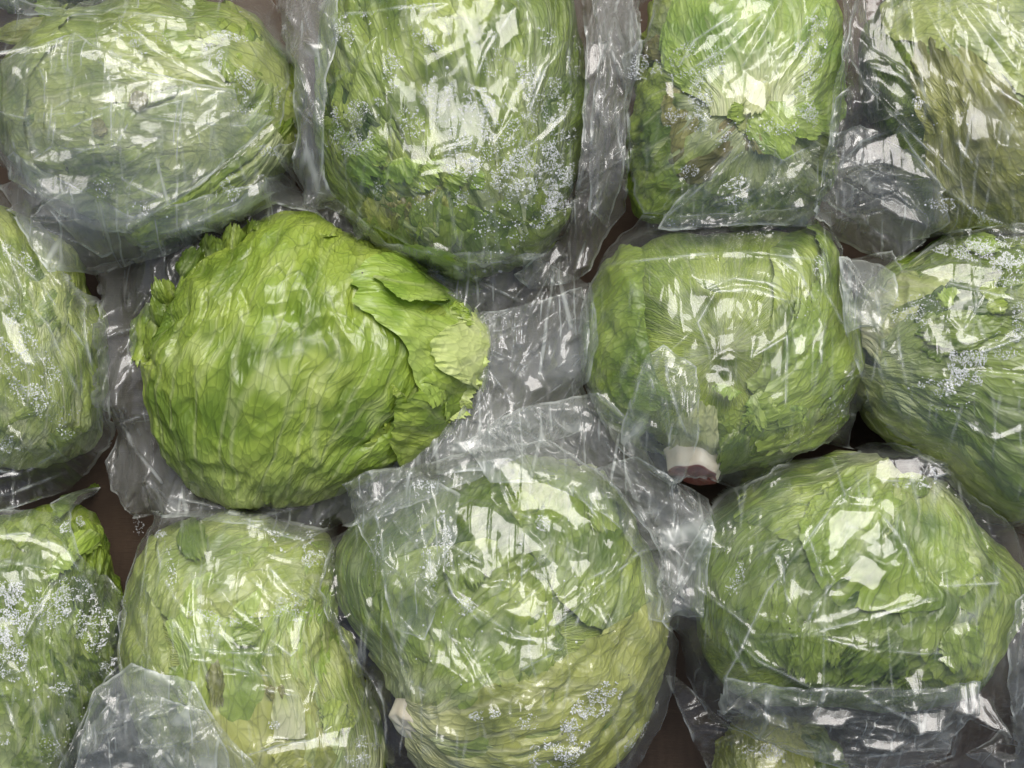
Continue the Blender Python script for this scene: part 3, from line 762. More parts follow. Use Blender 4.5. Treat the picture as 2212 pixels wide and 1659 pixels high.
SC = [  # owner, from, to, half width, green, rise, extra
    ('E', q4(470, 400), q4(560, 240), 34, 'deep', (0, 20), dict(amp=14, z0=415, cup=-18)), ('E', q4(600, 330), q4(640, 160), 32, 'deep', (2, 26), dict(amp=16, z0=415, cup=-18)),
    ('E', q4(720, 280), q4(740, 110), 28, 'mid', (2, 24), dict(amp=16, z0=415, cup=-18)), ('E', q4(560, 370), q4(520, 330), 34, 'deep', (6, 20), dict(amp=14, z0=390, cup=-18)),
    ('E', q4(820, 200), q4(860, 90), 26, 'deep', (0, 18), dict(amp=12, z0=390, cup=-18)), ('E', q4(400, 520), q4(350, 380), 26, 'deep', (0, 22), dict(amp=14, z0=390, cup=-18)),
    ('E', q4(380, 640), q4(330, 480), 22, 'mid', (-10, 12), dict(amp=12, z0=390, cup=-18)),
    ('E', q4(300, 500), q4(260, 820), 40, 'fresh', (0, -10), dict(amp=12, cup=-40, z0=350)), ('E', q4(330, 600), q4(215, 800), 26, 'mid', (0, -20), dict(amp=10, cup=-20, z0=335)), ('E', q4(340, 560), q4(300, 770), 22, 'deep', (0, 0), dict(amp=14, z0=372, cup=-20)),
    ('E', q4(960, 170), q4(1000, 70), 60, 'fresh', (0, 8), dict(amp=8)), ('E', q4(1120, 150), q4(1180, 80), 50, 'fresh', (0, 8), dict(amp=8)),
    ('E', q4(1440, 330), q4(1930, 425), 56, 'bright', (14, 74), dict(amp=8, cup=30, rag=.1)),
    ('E', q4(1600, 600), q4(1800, 480), 34, 'fresh', (4, 16), dict(amp=8)), ('E', q4(1730, 640), q4(1900, 600), 34, 'fresh', (2, 10), dict(amp=10)),
    ('E', q4(1830, 690), q4(1965, 640), 46, 'tender', (0, -10), dict(amp=16, z0=400, rag=.12, freq=.7)), ('E', q4(1800, 800), q4(1990, 760), 58, 'tender', (0, -12), dict(amp=16, z0=405, rag=.12, freq=.7)), ('E', q4(1760, 880), q4(1950, 900), 52, 'tender', (0, -20), dict(amp=16, z0=415, rag=.16, freq=.7)), ('E', q4(1780, 560), q4(1900, 590), 30, 'fresh', (0, -10), dict(amp=12, z0=430, rag=.25)),
    ('E', q4(1720, 900), q4(1930, 1020), 58, 'tender', (0, -30), dict(amp=16, rag=.16, freq=.7, z0=420)), ('E', q4(1660, 960), q4(1800, 1070), 40, 'bright', (2, 14), dict(amp=12, rag=.25)),
    ('E', q4(1600, 980), q4(1560, 1010), 40, 'fresh', (6, 10), dict(amp=8, rag=.25)), ('E', q4(1560, 1060), q4(1770, 1110), 44, 'deep', (2, 10), dict(amp=8, rag=.2)),
    ('E', q4(1450, 1250), q4(1650, 1190), 20, 'fresh', (0, 0), dict(amp=8, rag=.3, z0=330)), ('E', q4(1600, 1240), q4(1690, 1240), 12, 'cream', (0, 0), dict(amp=6, z0=300)),
    ('B', q2(540, 850), q2(720, 1000), 44, 'bright', (10, 26), dict(amp=12, rag=.2)), ('B', q2(440, 790), q2(500, 720), 44, 'bright', (2, 8), dict(amp=12)),
    ('B', q2(620, 820), q2(740, 900), 34, 'fresh', (6, 20), dict(amp=10)), ('B', q2(820, 900), q2(860, 1040), 44, 'bright', (10, 24), dict(amp=14, rag=.2)),
    ('B', q2(920, 960), q2(1030, 1050), 40, 'bright', (6, 18), dict(amp=12, rag=.2)), ('B', q2(1080, 1000), q2(1200, 1060), 34, 'fresh', (10, 26), dict(amp=12, rag=.25)),
    ('B', q2(1220, 1010), q2(1320, 1040), 22, 'bright', (10, 26), dict(amp=10)), ('B', q2(700, 1080), q2(760, 1290), 50, 'yellow', (6, 16), dict(amp=18, rag=.2)),
    ('B', q2(820, 1120), q2(820, 1310), 40, 'brown', (4, 6), dict(amp=16, rag=.2)), ('B', q2(1000, 1060), q2(1010, 1400), 50, 'yellow', (4, 10), dict(amp=16, rag=.15)),
    ('B', q2(1100, 1080), q2(1070, 1440), 60, 'fresh', (8, 20), dict(amp=14, rag=.2)), ('B', q2(1160, 1160), q2(1230, 1390), 44, 'bright', (6, 10), dict(amp=12, rag=.2)),
    ('B', q2(640, 1260), q2(860, 1400), 30, 'pale', (0, 6), dict(amp=8, z0=330, rag=.05)), ('B', q2(560, 1290), q2(650, 1280), 28, 'deep', (0, 0), dict(amp=12, z0=340)),
    ('B', q2(930, 1340), q2(1020, 1470), 30, 'pale', (6, 16), dict(amp=10, rag=.3)),
    ('C', q3(930, 500), q3(1100, 720), 54, 'bright', (8, 26), dict(amp=9, rag=.1)), ('C', q3(1050, 560), q3(1270, 600), 36, 'bright', (10, 30), dict(amp=8)),
    ('C', q3(900, 540), q3(800, 540), 20, 'fresh', (6, 22), dict(amp=8)), ('C', q3(960, 600), q3(980, 740), 26, 'brown', (10, 18), dict(amp=9)),
    ('C', q3(980, 380), q3(900, 560), 26, 'cream', (10, 16), dict(amp=10)), ('C', q3(440, 180), q3(520, 280), 34, 'brown', (0, 8), dict(amp=10)),
    ('F', q5(880, 820), q5(860, 870), 28, 'bright', (4, 20), dict(amp=10, rag=.3)), ('F', q5(1000, 860), q5(1060, 1000), 34, 'bright', (4, 14), dict(amp=12, rag=.3)),
    ('F', q5(1150, 900), q5(1160, 1010), 34, 'bright', (4, 12), dict(amp=12, rag=.3)), ('F', q5(1080, 960), q5(1010, 1100), 50, 'mid', (2, 6), dict(amp=12, rag=.25)),
    ('F', q5(1250, 900), q5(1180, 1080), 40, 'mid', (0, 6), dict(amp=12, rag=.3)), ('F', q5(960, 1020), q5(880, 1180), 40, 'mid', (0, 6), dict(amp=9, rag=.25)),
    ('F', q5(850, 400), q5(740, 350), 8, 'deep', (4, 10), dict(amp=4)),
    ('G', q5(1950, 190), q5(2090, 170), 26, 'bright', (6, 16), dict(amp=10)), ('G', q5(1900, 480), q5(1860, 380), 26, 'bright', (6, 14), dict(amp=10)),
    ('G', q5(2080, 560), q5(1760, 600), 44, 'deep', (4, 14), dict(amp=10)), ('G', q5(2000, 440), q5(2140, 400), 36, 'fresh', (2, 8), dict(amp=12)),
    ('K', q7(450, 1120), q7(350, 960), 26, 'cream', (0, 10), dict(amp=8, rag=.5, z0=300)), ('K', q7(780, 560), q7(860, 760), 44, 'deep', (2, 8), dict(amp=14, rag=.2)),
    ('K', q7(1560, 470), q7(1520, 260), 34, 'fresh', (4, 10), dict(amp=8)),
    ('L', q8(1370, 330), q8(1370, 200), 36, 'fresh', (0, 40), dict(amp=8, rag=.03, cup=-14)), ('L', q8(1300, 1000), q8(1050, 1240), 60, 'deep', (0, 2), dict(amp=16, rag=.2)),
    ('L', q8(1600, 950), q8(1640, 1180), 50, 'mid', (2, 6), dict(amp=16, rag=.15)), ('L', q8(900, 950), q8(850, 1210), 50, 'deep', (0, 2), dict(amp=14, rag=.2)),
    ('J', q6(1000, 330), q6(1060, 540), 30, 'mid', (2, 8), dict(amp=10)), ('J', q6(1800, 1280), q6(1790, 1480), 34, 'mid', (0, 4), dict(amp=12, rag=.2)),
    ('J', q6(1150, 1080), q6(1150, 1330), 18, 'olive', (0, 4), dict(amp=8, rag=.2)), ('J', q6(1480, 1200), q6(1480, 1290), 22, 'brown', (4, 6), dict(amp=8, rag=.3)),
    ('J', q6(1400, 900), q6(1250, 950), 30, 'fresh', (2, 8), dict(amp=8)), ('J', q6(1600, 1560), q6(1500, 1659), 80, 'yellow', (0, 4), dict(amp=14)),
    ('I', q6(380, 260), q6(460, 200), 30, 'deep', (0, 10), dict(amp=10)), ('I', q6(300, 540), q6(380, 600), 34, 'bright', (4, 10), dict(amp=12, rag=.2)),
    ('I', q6(500, 400), q6(580, 430), 26, 'bright', (0, 6), dict(amp=8)), ('I', q6(60, 460), q6(120, 400), 40, 'mid', (0, 6), dict(amp=12)),
    ('H', (150, 960), (120, 930), 34, 'mid', (2, 8), dict(amp=14, rag=.2)),
    ('A', q1(-60, 230), q1(440, 170), 26, 'yellow', (0, 10), dict(amp=6, z0=330)), ('A', q1(380, 40), q1(240, 20), 30, 'fresh', (0, 6), dict(amp=8, z0=330)),
    ('O', q1(520, 60), q1(250, 30), 34, 'bright', (0, 6), dict(amp=8, z0=300)),
    ('A', q1(1300, 100), q1(1500, 260), 40, 'mid', (0, 6), dict(amp=14)), ('A', q1(1500, 330), q1(1620, 520), 44, 'fresh', (2, 4), dict(amp=18, rag=.05)),
    ('A', q1(960, 620), q1(850, 700), 20, 'brown', (4, 6), dict(amp=8)), ('A', q1(700, 810), q1(610, 860), 20, 'brown', (4, 6), dict(amp=8)),
]
for k, (own, a, b_, hw, g, rise, kw) in enumerate(SC):
    hd, t, sd = HEADS[own]
    scrap(t, a, b_, hw, LM(g, sd + k), 300 + k * 7, rise=rise, **kw)

# the film has to clear the leaves as they are: lay their real geometry into the height map
def splat(V):
    i = np.round((V[:, 0] - X0) / G).astype(int); j = np.round((V[:, 1] - Y0) / G).astype(int)
    m = (i > 1) & (i < NX - 2) & (j > 1) & (j < NY - 2); i, j, z = i[m], j[m], V[m, 2]
    for a in (-1, 0, 1):
        for c in (-1, 0, 1): np.maximum.at(ZC, (i + a, j + c), z + (2 if a == c == 0 else 0))


def splat_heads(keys):
    for key in keys:
        t = HEADS[key][1]
        for o in [o for o in sc.objects if o.type == 'MESH' and o.parent == t]:
            co = np.empty(len(o.data.vertices) * 3, np.float32); o.data.vertices.foreach_get('co', co)
            splat(co.reshape(-1, 3).astype(float) / S)


ZC = np.full((NX, NY), 25.0)
for k_ in HEADS:
    if k_ != 'E': ZC = np.maximum(ZC, HEADS[k_][0].dome)
splat_heads([k_ for k_ in HEADS if k_ != 'E'])
ZC_OTHERS = ZC.copy()
ZC = np.maximum(ZC, HEADS['E'][0].dome)
splat_heads(['E'])

# ------------------------------------------------------------------ plastic film
CAM = np.array([0, 0, D + ZREF])


def sdist(poly, x, y):
    """signed distance to a closed outline (negative inside) and its outward direction"""
    p = np.asarray(poly); q = np.roll(p, -1, 0)
    best = np.full(x.shape, 1e9); nx = np.zeros(x.shape); ny = np.zeros(x.shape); ins = np.zeros(x.shape, bool)
    for (ax, ay), (bx, by) in zip(p, q):
        ex, ey = bx - ax, by - ay; l2 = ex * ex + ey * ey + 1e-9
        t = np.clip(((x - ax) * ex + (y - ay) * ey) / l2, 0, 1)
        dx, dy = x - (ax + t * ex), y - (ay + t * ey); d = np.hypot(dx, dy)
        m = d < best
        best = np.where(m, d, best); nx = np.where(m, dx, nx); ny = np.where(m, dy, ny)
        c = ((ay > y) != (by > y))
        xi = ax + (y - ay) * ex / (ey if abs(ey) > 1e-9 else 1e-9)
        ins ^= c & (x < xi)
    sgn = np.where(ins, -1.0, 1.0)
    return best * sgn, nx * sgn / (best + 1e-9), ny * sgn / (best + 1e-9)


def ldist(line, x, y):
    """distance to an open line and the position along it 0..1"""
    p = np.asarray(line); seg = np.hypot(*(p[1:] - p[:-1]).T); tot = seg.sum() + 1e-9; acc = 0
    best = np.full(x.shape, 1e9); pos = np.zeros(x.shape); qx = np.zeros(x.shape); qy = np.zeros(x.shape)
    for k in range(len(p) - 1):
        (ax, ay), (bx, by) = p[k], p[k + 1]; ex, ey = bx - ax, by - ay; l2 = ex * ex + ey * ey + 1e-9
        t = np.clip(((x - ax) * ex + (y - ay) * ey) / l2, 0, 1)
        d = np.hypot(x - ax - t * ex, y - ay - t * ey); m = d < best
        best = np.where(m, d, best); pos = np.where(m, (acc + t * seg[k]) / tot, pos); qx = np.where(m, ax + t * ex, qx); qy = np.where(m, ay + t * ey, qy); acc += seg[k]
    return best, pos, qx, qy


def _bil(A, u, v):
    u = np.clip(u, 0, A.shape[0] - 1.001); v = np.clip(v, 0, A.shape[1] - 1.001)
    i = np.asarray(u).astype(int); j = np.asarray(v).astype(int); a = u - i; c = v - j
    return A[i, j] * (1 - a) * (1 - c) + A[i + 1, j] * a * (1 - c) + A[i, j + 1] * (1 - a) * c + A[i + 1, j + 1] * a * c


def relax(z, obs, free, n):
    for _ in range(n):
        a = z.copy()
        a[1:-1, 1:-1] = .25 * (z[2:, 1:-1] + z[:-2, 1:-1] + z[1:-1, 2:] + z[1:-1, :-2])
        z = np.where(free, np.maximum(a, obs), z)
    return z


def smooth_cover(A, r):
    """what a stiff film can touch: the tops only, small hollows bridged"""
    B = A.copy()
    for _ in range(r):
        C = B.copy()
        C[1:] = np.maximum(C[1:], B[:-1]); C[:-1] = np.maximum(C[:-1], B[1:]); B = C.copy()
        C[:, 1:] = np.maximum(C[:, 1:], B[:, :-1]); C[:, :-1] = np.maximum(C[:, :-1], B[:, 1:]); B = C
    for _ in range(r):
        C = np.pad(B, 1, mode='edge')
        B = (C[1:-1, 1:-1] * 2 + C[2:, 1:-1] + C[:-2, 1:-1] + C[1:-1, 2:] + C[1:-1, :-2]) / 6
    steep = np.abs(B - A) > 45                          # at a drop the film keeps to the side of the head
    return np.where(steep, A, B)


def sheet(parent, outline, mat, seed, edge_z=None, gap=3.0, crumple=(7, 90, 1.0, 0), tight=.25, ridges=(), facets=(), name='film', rim=5.0,
          jag=2.2, slack=0.0, top=None, creases=0, pleat=None, hug=5, glints=0):
    """one layer of film: hangs over what lies below it, then creased and crumpled.
    crumple = (height, facet length, stretch, direction in degrees); ridges = (points, height, width); facets = (outline, lift)"""
    global ZC
    pts = UZ(outline)
    i0 = max(0, int((pts[:, 0].min() - 12 - X0) / G)); i1 = min(NX - 1, int((pts[:, 0].max() + 16 - X0) / G))
    j0 = max(0, int((pts[:, 1].min() - 12 - Y0) / G)); j1 = min(NY - 1, int((pts[:, 1].max() + 16 - Y0) / G))
    x, y = GX_[i0:i1, j0:j1], GY_[i0:i1, j0:j1]
    wx = x + jag * perlin(x / 37, y / 37, seed + 40) * 1.6 + jag * .7 * facet(x / 30, y / 30, seed + 42)
    wy = y + jag * perlin(x / 37, y / 37, seed + 41) * 1.6 + jag * .7 * facet(x / 30, y / 30, seed + 43)
    sd, nx, ny = sdist(pts, wx, wy)
    below = ZC[i0:i1, j0:j1].copy()
    obs = smooth_cover(below, hug) + gap
    inside = sd < 0
    low = 150.0 if edge_z is None else edge_z + 45
    start = np.where(inside, obs + 30, np.maximum(obs, low))
    # coarse to fine: a taut skin over the lettuce, let down at its rim
    z = np.maximum(start, low)
    for f, n in ((12, 90), (6, 60), (3, 40), (1, 30)):
        zz = z[::f, ::f]; oo = obs[::f, ::f]; ff = inside[::f, ::f]
        zz = relax(zz, oo, ff, n)
        if f > 1:
            ii = np.arange(z.shape[0]) / f; jj = np.arange(z.shape[1]) / f
            a = np.clip(ii.astype(int), 0, zz.shape[0] - 2); b = np.clip(jj.astype(int), 0, zz.shape[1] - 2)
            fa = np.clip(ii - a, 0, 1)[:, None]; fb = np.clip(jj - b, 0, 1)[None, :]
            up = (zz[a][:, b] * (1 - fa) * (1 - fb) + zz[a + 1][:, b] * fa * (1 - fb) + zz[a][:, b + 1] * (1 - fa) * fb + zz[a + 1][:, b + 1] * fa * fb)
            z = np.where(inside, np.maximum(up, obs), z)
        else:
            z = zz
    if top is not None: z = np.minimum(z, np.maximum(top, obs))
    loose = sstep(4, 60, z - obs)                       # where the film stands clear of the lettuce
    h, ln, st, dg = crumple
    an = math.radians(dg)
    u = (x * math.cos(an) + y * math.sin(an)) / st; v = -x * math.sin(an) + y * math.cos(an)
    u = u + 18 * perlin(x / 110, y / 110, seed + 1); v = v + 18 * perlin(x / 110, y / 110, seed + 2)
    cr = facet(u / ln, v / ln, seed) + .5 * facet(u / ln * 2.1 + .3, v / ln * 2.1, seed + 5) + .22 * facet(u / ln * 4.3, v / ln * 4.3 + .7, seed + 6)
    rdg = 1 - np.abs(facet(u / ln * .8, v / ln * .8, seed + 9)) * 2.2       # sharp standing ridges
    tight = min(1, tight + .12)
    amp = (tight + (1 - tight) * loose) * (.55 + .9 * sstep(-.25, .35, perlin(x / 130, y / 130, seed + 12)))
    body = h * 1.3 * amp * (cr + .9 * np.clip(rdg, -.4, 1))
    if pleat:                                            # gathered folds running one way
        pa, pl, pd = pleat; q = math.radians(pd)
        pv = -x * math.sin(q) + y * math.cos(q); pu = x * math.cos(q) + y * math.sin(q)
        pv = pv + 10 * perlin(pu / 160, pv / 60, seed + 31) * 2
        pf = facet(pv / pl, pu / (pl * 9), seed + 33); pf2 = facet(pv / pl * 2.3, pu / (pl * 5), seed + 34)
        body = body + pa * (np.abs(pf) * 1.6 + .5 * pf2)
    rs = np.random.RandomState(seed)
    lines = []
    ext = np.array([pts[:, 0].min(), pts[:, 0].max(), pts[:, 1].min(), pts[:, 1].max()])
    while len(lines) < creases * 2.4:                    # fans of long tension folds running out from pinched points
        cx, cy = rs.uniform(ext[0], ext[1]), rs.uniform(ext[2], ext[3]); a0 = math.radians(dg) + rs.normal(0, .6) + (math.pi if rs.rand() < .5 else 0)
        for _ in range(rs.randint(2, 6)):
            a = a0 + rs.normal(0, .28); L = rs.uniform(30, 190); r0 = rs.uniform(0, 14)
            p0 = np.array([cx, cy]) + r0 * np.array([math.cos(a), math.sin(a)]); p2 = p0 + L * np.array([math.cos(a), math.sin(a)]); p1 = (p0 + p2) / 2 + rs.normal(0, L * .025, 2)
            lines.append((np.array([p0, p1, p2]), rs.uniform(4, 13), rs.uniform(3, 8)))
    creases = len(lines)
    for r in ridges:
        lines.append((UZ(r[0]), r[1], r[2]))
    zb = z.copy(); z = z + body; crease = np.zeros_like(z)
    loc = lambda A, px, py: _bil(A, (px - x[0, 0]) / G, (py - y[0, 0]) / G)
    n_rand = creases
    for q_, (ln_, hh, wd) in enumerate(lines):
        hh = hh * .55; band = wd * .55
        d, t, qx, qy = ldist(ln_, x, y)
        near = d < wd * 6
        if not near.any(): continue
        ends = (.2 + .8 * sstep(0, .15, t) * sstep(0, .15, 1 - t)) * (t > .0005) * (t < .9995)
        wv = .65 + .5 * perlin(t * 5 + q_, t * 0 + 3.3, seed)
        z = z + np.where(near, hh * ends * np.exp(-np.maximum(d - band, 0) / (wd * 1.3)), 0)
        if q_ >= n_rand or q_ % 2:                       # crest of the fold: a narrow flat strip
            c = ln_.mean(0); zc = float(loc(zb, c[0], c[1]))
            view = CAM - np.array([c[0], c[1], zc]); view /= np.linalg.norm(view)
            hv = view + sun_dir; hv /= np.linalg.norm(hv); ga, gb = -hv[0] / hv[2], -hv[1] / hv[2]
            m = sstep(band * wv + 1.5, band * wv - 1.5, d) * ends
            m = np.where(near, m, 0)
            z = z * (1 - m) + (loc(zb, qx, qy) + hh + ga * (x - qx) + gb * (y - qy)) * m
        crease = np.maximum(crease, np.where(near, np.exp(-(d / (2.7 if q_ >= n_rand else 1.5)) ** 2) * ends * (.85 if q_ >= n_rand else .45) * np.clip(.55 + 1.0 * perlin(t * 7 + q_ * 3.1, t * 0 + 8.8, seed), .05, 1), 0))  # glint painted white along each fold line
    rg = np.random.RandomState(seed + 900)
    extra = []
    for _ in range(glints):                              # small flat panels scattered through bunched film
        k_ = rg.randint(0, x.size); cx, cy = x.flat[k_], y.flat[k_]; a_ = math.radians(dg) + rg.normal(0, .35)
        L_, W_ = rg.uniform(16, 70), rg.uniform(2.5, 7)
        qv = [(-1, -.2), (-.3, -1), (.6, -.7), (1, .1), (.2, 1), (-.6, .6)]
        extra.append((np.array([(cx + u_ * L_ * math.cos(a_) - v_ * W_ * math.sin(a_), cy + u_ * L_ * math.sin(a_) + v_ * W_ * math.cos(a_)) for u_, v_ in qv]) + rg.normal(0, 1.2, (6, 2)), rg.uniform(1, 6)))
    for fpoly, lift in list(facets) + extra:                           # flat panels between creases, turned to catch the sky light
        fp = UZ(fpoly) if not isinstance(fpoly, np.ndarray) else fpoly; c = fp.mean(0)
        fd, _, _ = sdist(fp, x + 3 * facet(x / 16, y / 16, seed + 50), y + 3 * facet(x / 16, y / 16, seed + 51))
        m = sstep(5, -5, fd)
        if m.max() <= 0: continue
        zc = float((z * m).sum() / m.sum())
        view = CAM - np.array([c[0], c[1], zc]); view /= np.linalg.norm(view)
        hv = view + sun_dir; hv /= np.linalg.norm(hv)
        q_ = rs.uniform(.55, 1.35); gxx, gyy = -hv[0] / hv[2] * q_ + rs.normal(0, .05), -hv[1] / hv[2] * q_
        plane = zc + lift + gxx * (x - c[0]) + gyy * (y - c[1])
        wob = 1.1 * facet(x / 34, y / 34, seed + 60) + .6 * facet(x / 15 + .4, y / 15, seed + 61)
        z = z * (1 - m) + (plane + wob) * m
    z = np.maximum(z, below + 1.2)
    edge = sstep(-rim * 1.6, 0, sd)
    z = np.maximum(z - edge * rim * 1.0, below + 1.0)
    crease = np.maximum(crease, .75 * np.exp(-((sd + 1) / 3.0) ** 2) * sstep(-.3, .2, perlin(x / 60, y / 60, seed + 71)))  # glint of the film edge painted into the same mask
    # mesh: keep cells that touch the outline, pull outside corners onto it
    keep = sd < G * 1.15
    cell = inside[:-1, :-1] | inside[1:, :-1] | inside[:-1, 1:] | inside[1:, 1:]
    X = np.where(sd > 0, x - sd * nx, x); Y = np.where(sd > 0, y - sd * ny, y)
    Z = z
    idx = np.full(x.shape, -1); used = np.zeros(x.shape, bool)
    ci, cj = np.nonzero(cell)
    for a, b in ((0, 0), (1, 0), (1, 1), (0, 1)): used[ci + a, cj + b] = True
    ui, uj = np.nonzero(used); idx[ui, uj] = np.arange(len(ui))
    V = np.stack([X[ui, uj], Y[ui, uj], Z[ui, uj]], 1)
    F = np.stack([idx[ci, cj], idx[ci + 1, cj], idx[ci + 1, cj + 1], idx[ci, cj + 1]], 1)
    ZC[i0:i1, j0:j1] = np.where(inside, np.maximum(below, z), below)
    ca = np.zeros((len(V), 3)); ca[:, 0] = crease[ui, uj]
    return link(name, V, F, mat, parent, attr={'crease': ca})


# dome of a droplet: 6-sided, joined by the thousand
def drops(parent, blobs, seed, name='condensation'):
    """blobs = (centre, radius x, radius y, tilt, count, droplet radius)"""
    rs = np.random.RandomState(seed); P = []; Rr = []
    for c, rx, ry, tilt, n, r in blobs:
        (cx, cy), = UZ([c])
        n = int(n)
        a = rs.rand(n * 3) * 2 * np.pi; q = np.sqrt(rs.rand(n * 3))
        u, v = q * np.cos(a) * rx, q * np.sin(a) * ry; th = math.radians(tilt)
        n_ = n
        x = cx + u * math.cos(th) - v * math.sin(th); y = cy + u * math.sin(th) + v * math.cos(th)
        dens = sstep(-.12, .12, perlin(x / 34, y / 34, seed + 3) + .7 * perlin(x / 13, y / 13, seed + 4) + .30 * (1 - q ** 2) - .05)
        k = rs.rand(n * 3) < dens * .46
        x, y = x[k], y[k]
        P.append(np.stack([x, y], 1)); Rr.append(r * .50 * np.exp(rs.normal(0, .40, len(x))))
    P = np.vstack(P); Rr = np.concatenate(Rr)
    z = zsample(P[:, 0], P[:, 1]); e = 3.0
    gxx = (zsample(P[:, 0] + e, P[:, 1]) - zsample(P[:, 0] - e, P[:, 1])) / (2 * e)
    gyy = (zsample(P[:, 0], P[:, 1] + e) - zsample(P[:, 0], P[:, 1] - e)) / (2 * e)
    sl = np.hypot(gxx, gyy); ok = sl < 2.2
    P, Rr, z, gxx, gyy = P[ok], Rr[ok], z[ok], gxx[ok], gyy[ok]
    n = len(P)
    if n == 0: return
    k = 6; an = np.arange(k) * 2 * np.pi / k
    ox = np.cos(an)[None] * Rr[:, None]; oy = np.sin(an)[None] * Rr[:, None]
    r1 = np.stack([P[:, :1] + ox, P[:, 1:] + oy, z[:, None] + gxx[:, None] * ox + gyy[:, None] * oy + .2], -1)
    r2 = np.stack([P[:, :1] + ox * .62, P[:, 1:] + oy * .62, z[:, None] + gxx[:, None] * ox * .62 + gyy[:, None] * oy * .62 + Rr[:, None] * .5], -1)
    tp = np.stack([P[:, 0], P[:, 1], z + Rr * .66], -1)[:, None]
    V = np.concatenate([r1, r2, tp], 1).reshape(-1, 3)
    b = (np.arange(n) * 13)[:, None]; i = np.arange(k)[None]; j = (np.arange(k)[None] + 1) % k
    f1 = np.stack([b + i, b + j, b + 6 + j, b + 6 + j], -1).reshape(-1, 4)
    t1 = np.stack([b + i, b + j, b + 6 + j], -1).reshape(-1, 3); t2 = np.stack([b + i, b + 6 + j, b + 6 + i], -1).reshape(-1, 3)
    t3 = np.stack([b + 6 + i, b + 6 + j, b + 12 + 0 * i], -1).reshape(-1, 3)
    o = link(name, V, np.vstack([t1, t2, t3]), M_DROP, parent)
    o['kind'] = 'stuff'
    return o


def bag(key, label, at):
    x, y = U(*at)
    return thing('plastic_bag', label, 'plastic bag', (x, y, 120), 'clear bags round the lettuces')

# ------------------------------------------------------------------ the bags, in the order they lie on one another
R_ = lambda c, rows, h=9, w_=7: [(c(p), h * f, w_ * g) for p, f, g in rows]

# opened bag round the bare lettuce: goes under it, so its head is taken out of the height map meanwhile
KEEP = ZC.copy()
ZC = ZC_OTHERS.copy()
b = bag('E', 'opened clear bag pushed down in a collar round the bare bright green lettuce', (650, 800))
sheet(b, c4([(60, 800), (55, 560), (95, 345), (250, 300), (380, 190), (560, 80), (760, 0), (1000, -60), (1250, -20), (1350, 60), (1500, 200), (1800, 260), (2050, 250), (2250, 300), (2500, 420), (2560, 700), (2500, 900), (2300, 1150),
             (1950, 1380), (1500, 1560), (1150, 1640), (800, 1610), (500, 1570), (290, 1560), (180, 1430), (150, 1290), (210, 1150), (160, 1000)]), FILM[3], 11, edge_z=150, crumple=(13, 80, 3.0, 70), tight=1, top=330,
      creases=70, glints=34, ridges=R_(c4, [([(180, 1430), (260, 1550), (500, 1560)], 1, 1), ([(500, 1440), (770, 1560), (900, 1540), (1150, 1490)], 1.4, 1), ([(230, 1000), (300, 1200), (500, 1420)], 1.2, 1),
      ([(100, 440), (160, 600), (130, 800)], 1.4, 1), ([(150, 380), (400, 250)], 1.2, 1), ([(400, 170), (760, 20)], 1.2, .8), ([(640, 60), (900, 0)], 1, .8), ([(1800, 300), (2169, 520)], 1, 1)]),
      facets=[(c4([(100, 440), (135, 430), (150, 485), (112, 480)]), 6), (c4([(770, 1560), (900, 1530), (1150, 1488), (1100, 1510), (900, 1566)]), 4), (c4([(100, 600), (140, 640), (150, 720), (110, 680)]), 5),
              (c4([(60, 900), (90, 930), (110, 1010), (80, 990)]), 5), (c4([(380, 300), (470, 230), (500, 240), (420, 300)]), 5), (c4([(640, 60), (760, 30), (860, 20), (760, 50)]), 5)])
sheet(b, c4([(1760, 520), (1900, 560), (2050, 540), (2300, 480), (2480, 420), (2520, 640), (2480, 900), (2520, 1100), (2300, 1200), (2000, 1340), (1700, 1360), (1500, 1400), (1640, 1230), (1820, 1040), (1900, 800)]), FILM[3], 12,
      edge_z=240, crumple=(17, 80, 3.0, 65), tight=1, top=400, creases=56, glints=34,
      facets=[(c4([(1900, 560), (1985, 580), (1950, 690), (1910, 640)]), 6), (c4([(1900, 900), (2010, 800), (1990, 890)]), 8), (c4([(1925, 1100), (2045, 1000), (2000, 1110)]), 8),
              (c4([(1700, 1150), (1765, 1180), (1750, 1240)]), 8), (c4([(2050, 660), (2100, 640), (2120, 760), (2060, 740)]), 6), (c4([(2180, 900), (2260, 860), (2300, 930), (2220, 960)]), 6),
              (c4([(2080, 940), (2150, 1000), (2120, 1100)]), 6), (c4([(1830, 1200), (1950, 1160), (2000, 1220), (1900, 1260)]), 8)])
ZC = np.maximum(ZC, KEEP)
sheet(b, c0([(1000, 960), (1120, 880), (1290, 850), (1360, 900), (1400, 1000), (1500, 1080), (1540, 1140), (1490, 1240), (1440, 1345), (1400, 1340), (1380, 1200), (1320, 1120), (1180, 1040), (1060, 1040)]), FILM[3], 13,
      edge_z=290, crumple=(16, 80, 3.0, -40), tight=1, creases=60, glints=30, top=400,
      facets=[(c0([(1270, 835), (1310, 850), (1350, 890), (1340, 900), (1290, 870)]), 10), (c0([(1410, 1120), (1440, 1110), (1470, 1150), (1430, 1160)]), 8)])

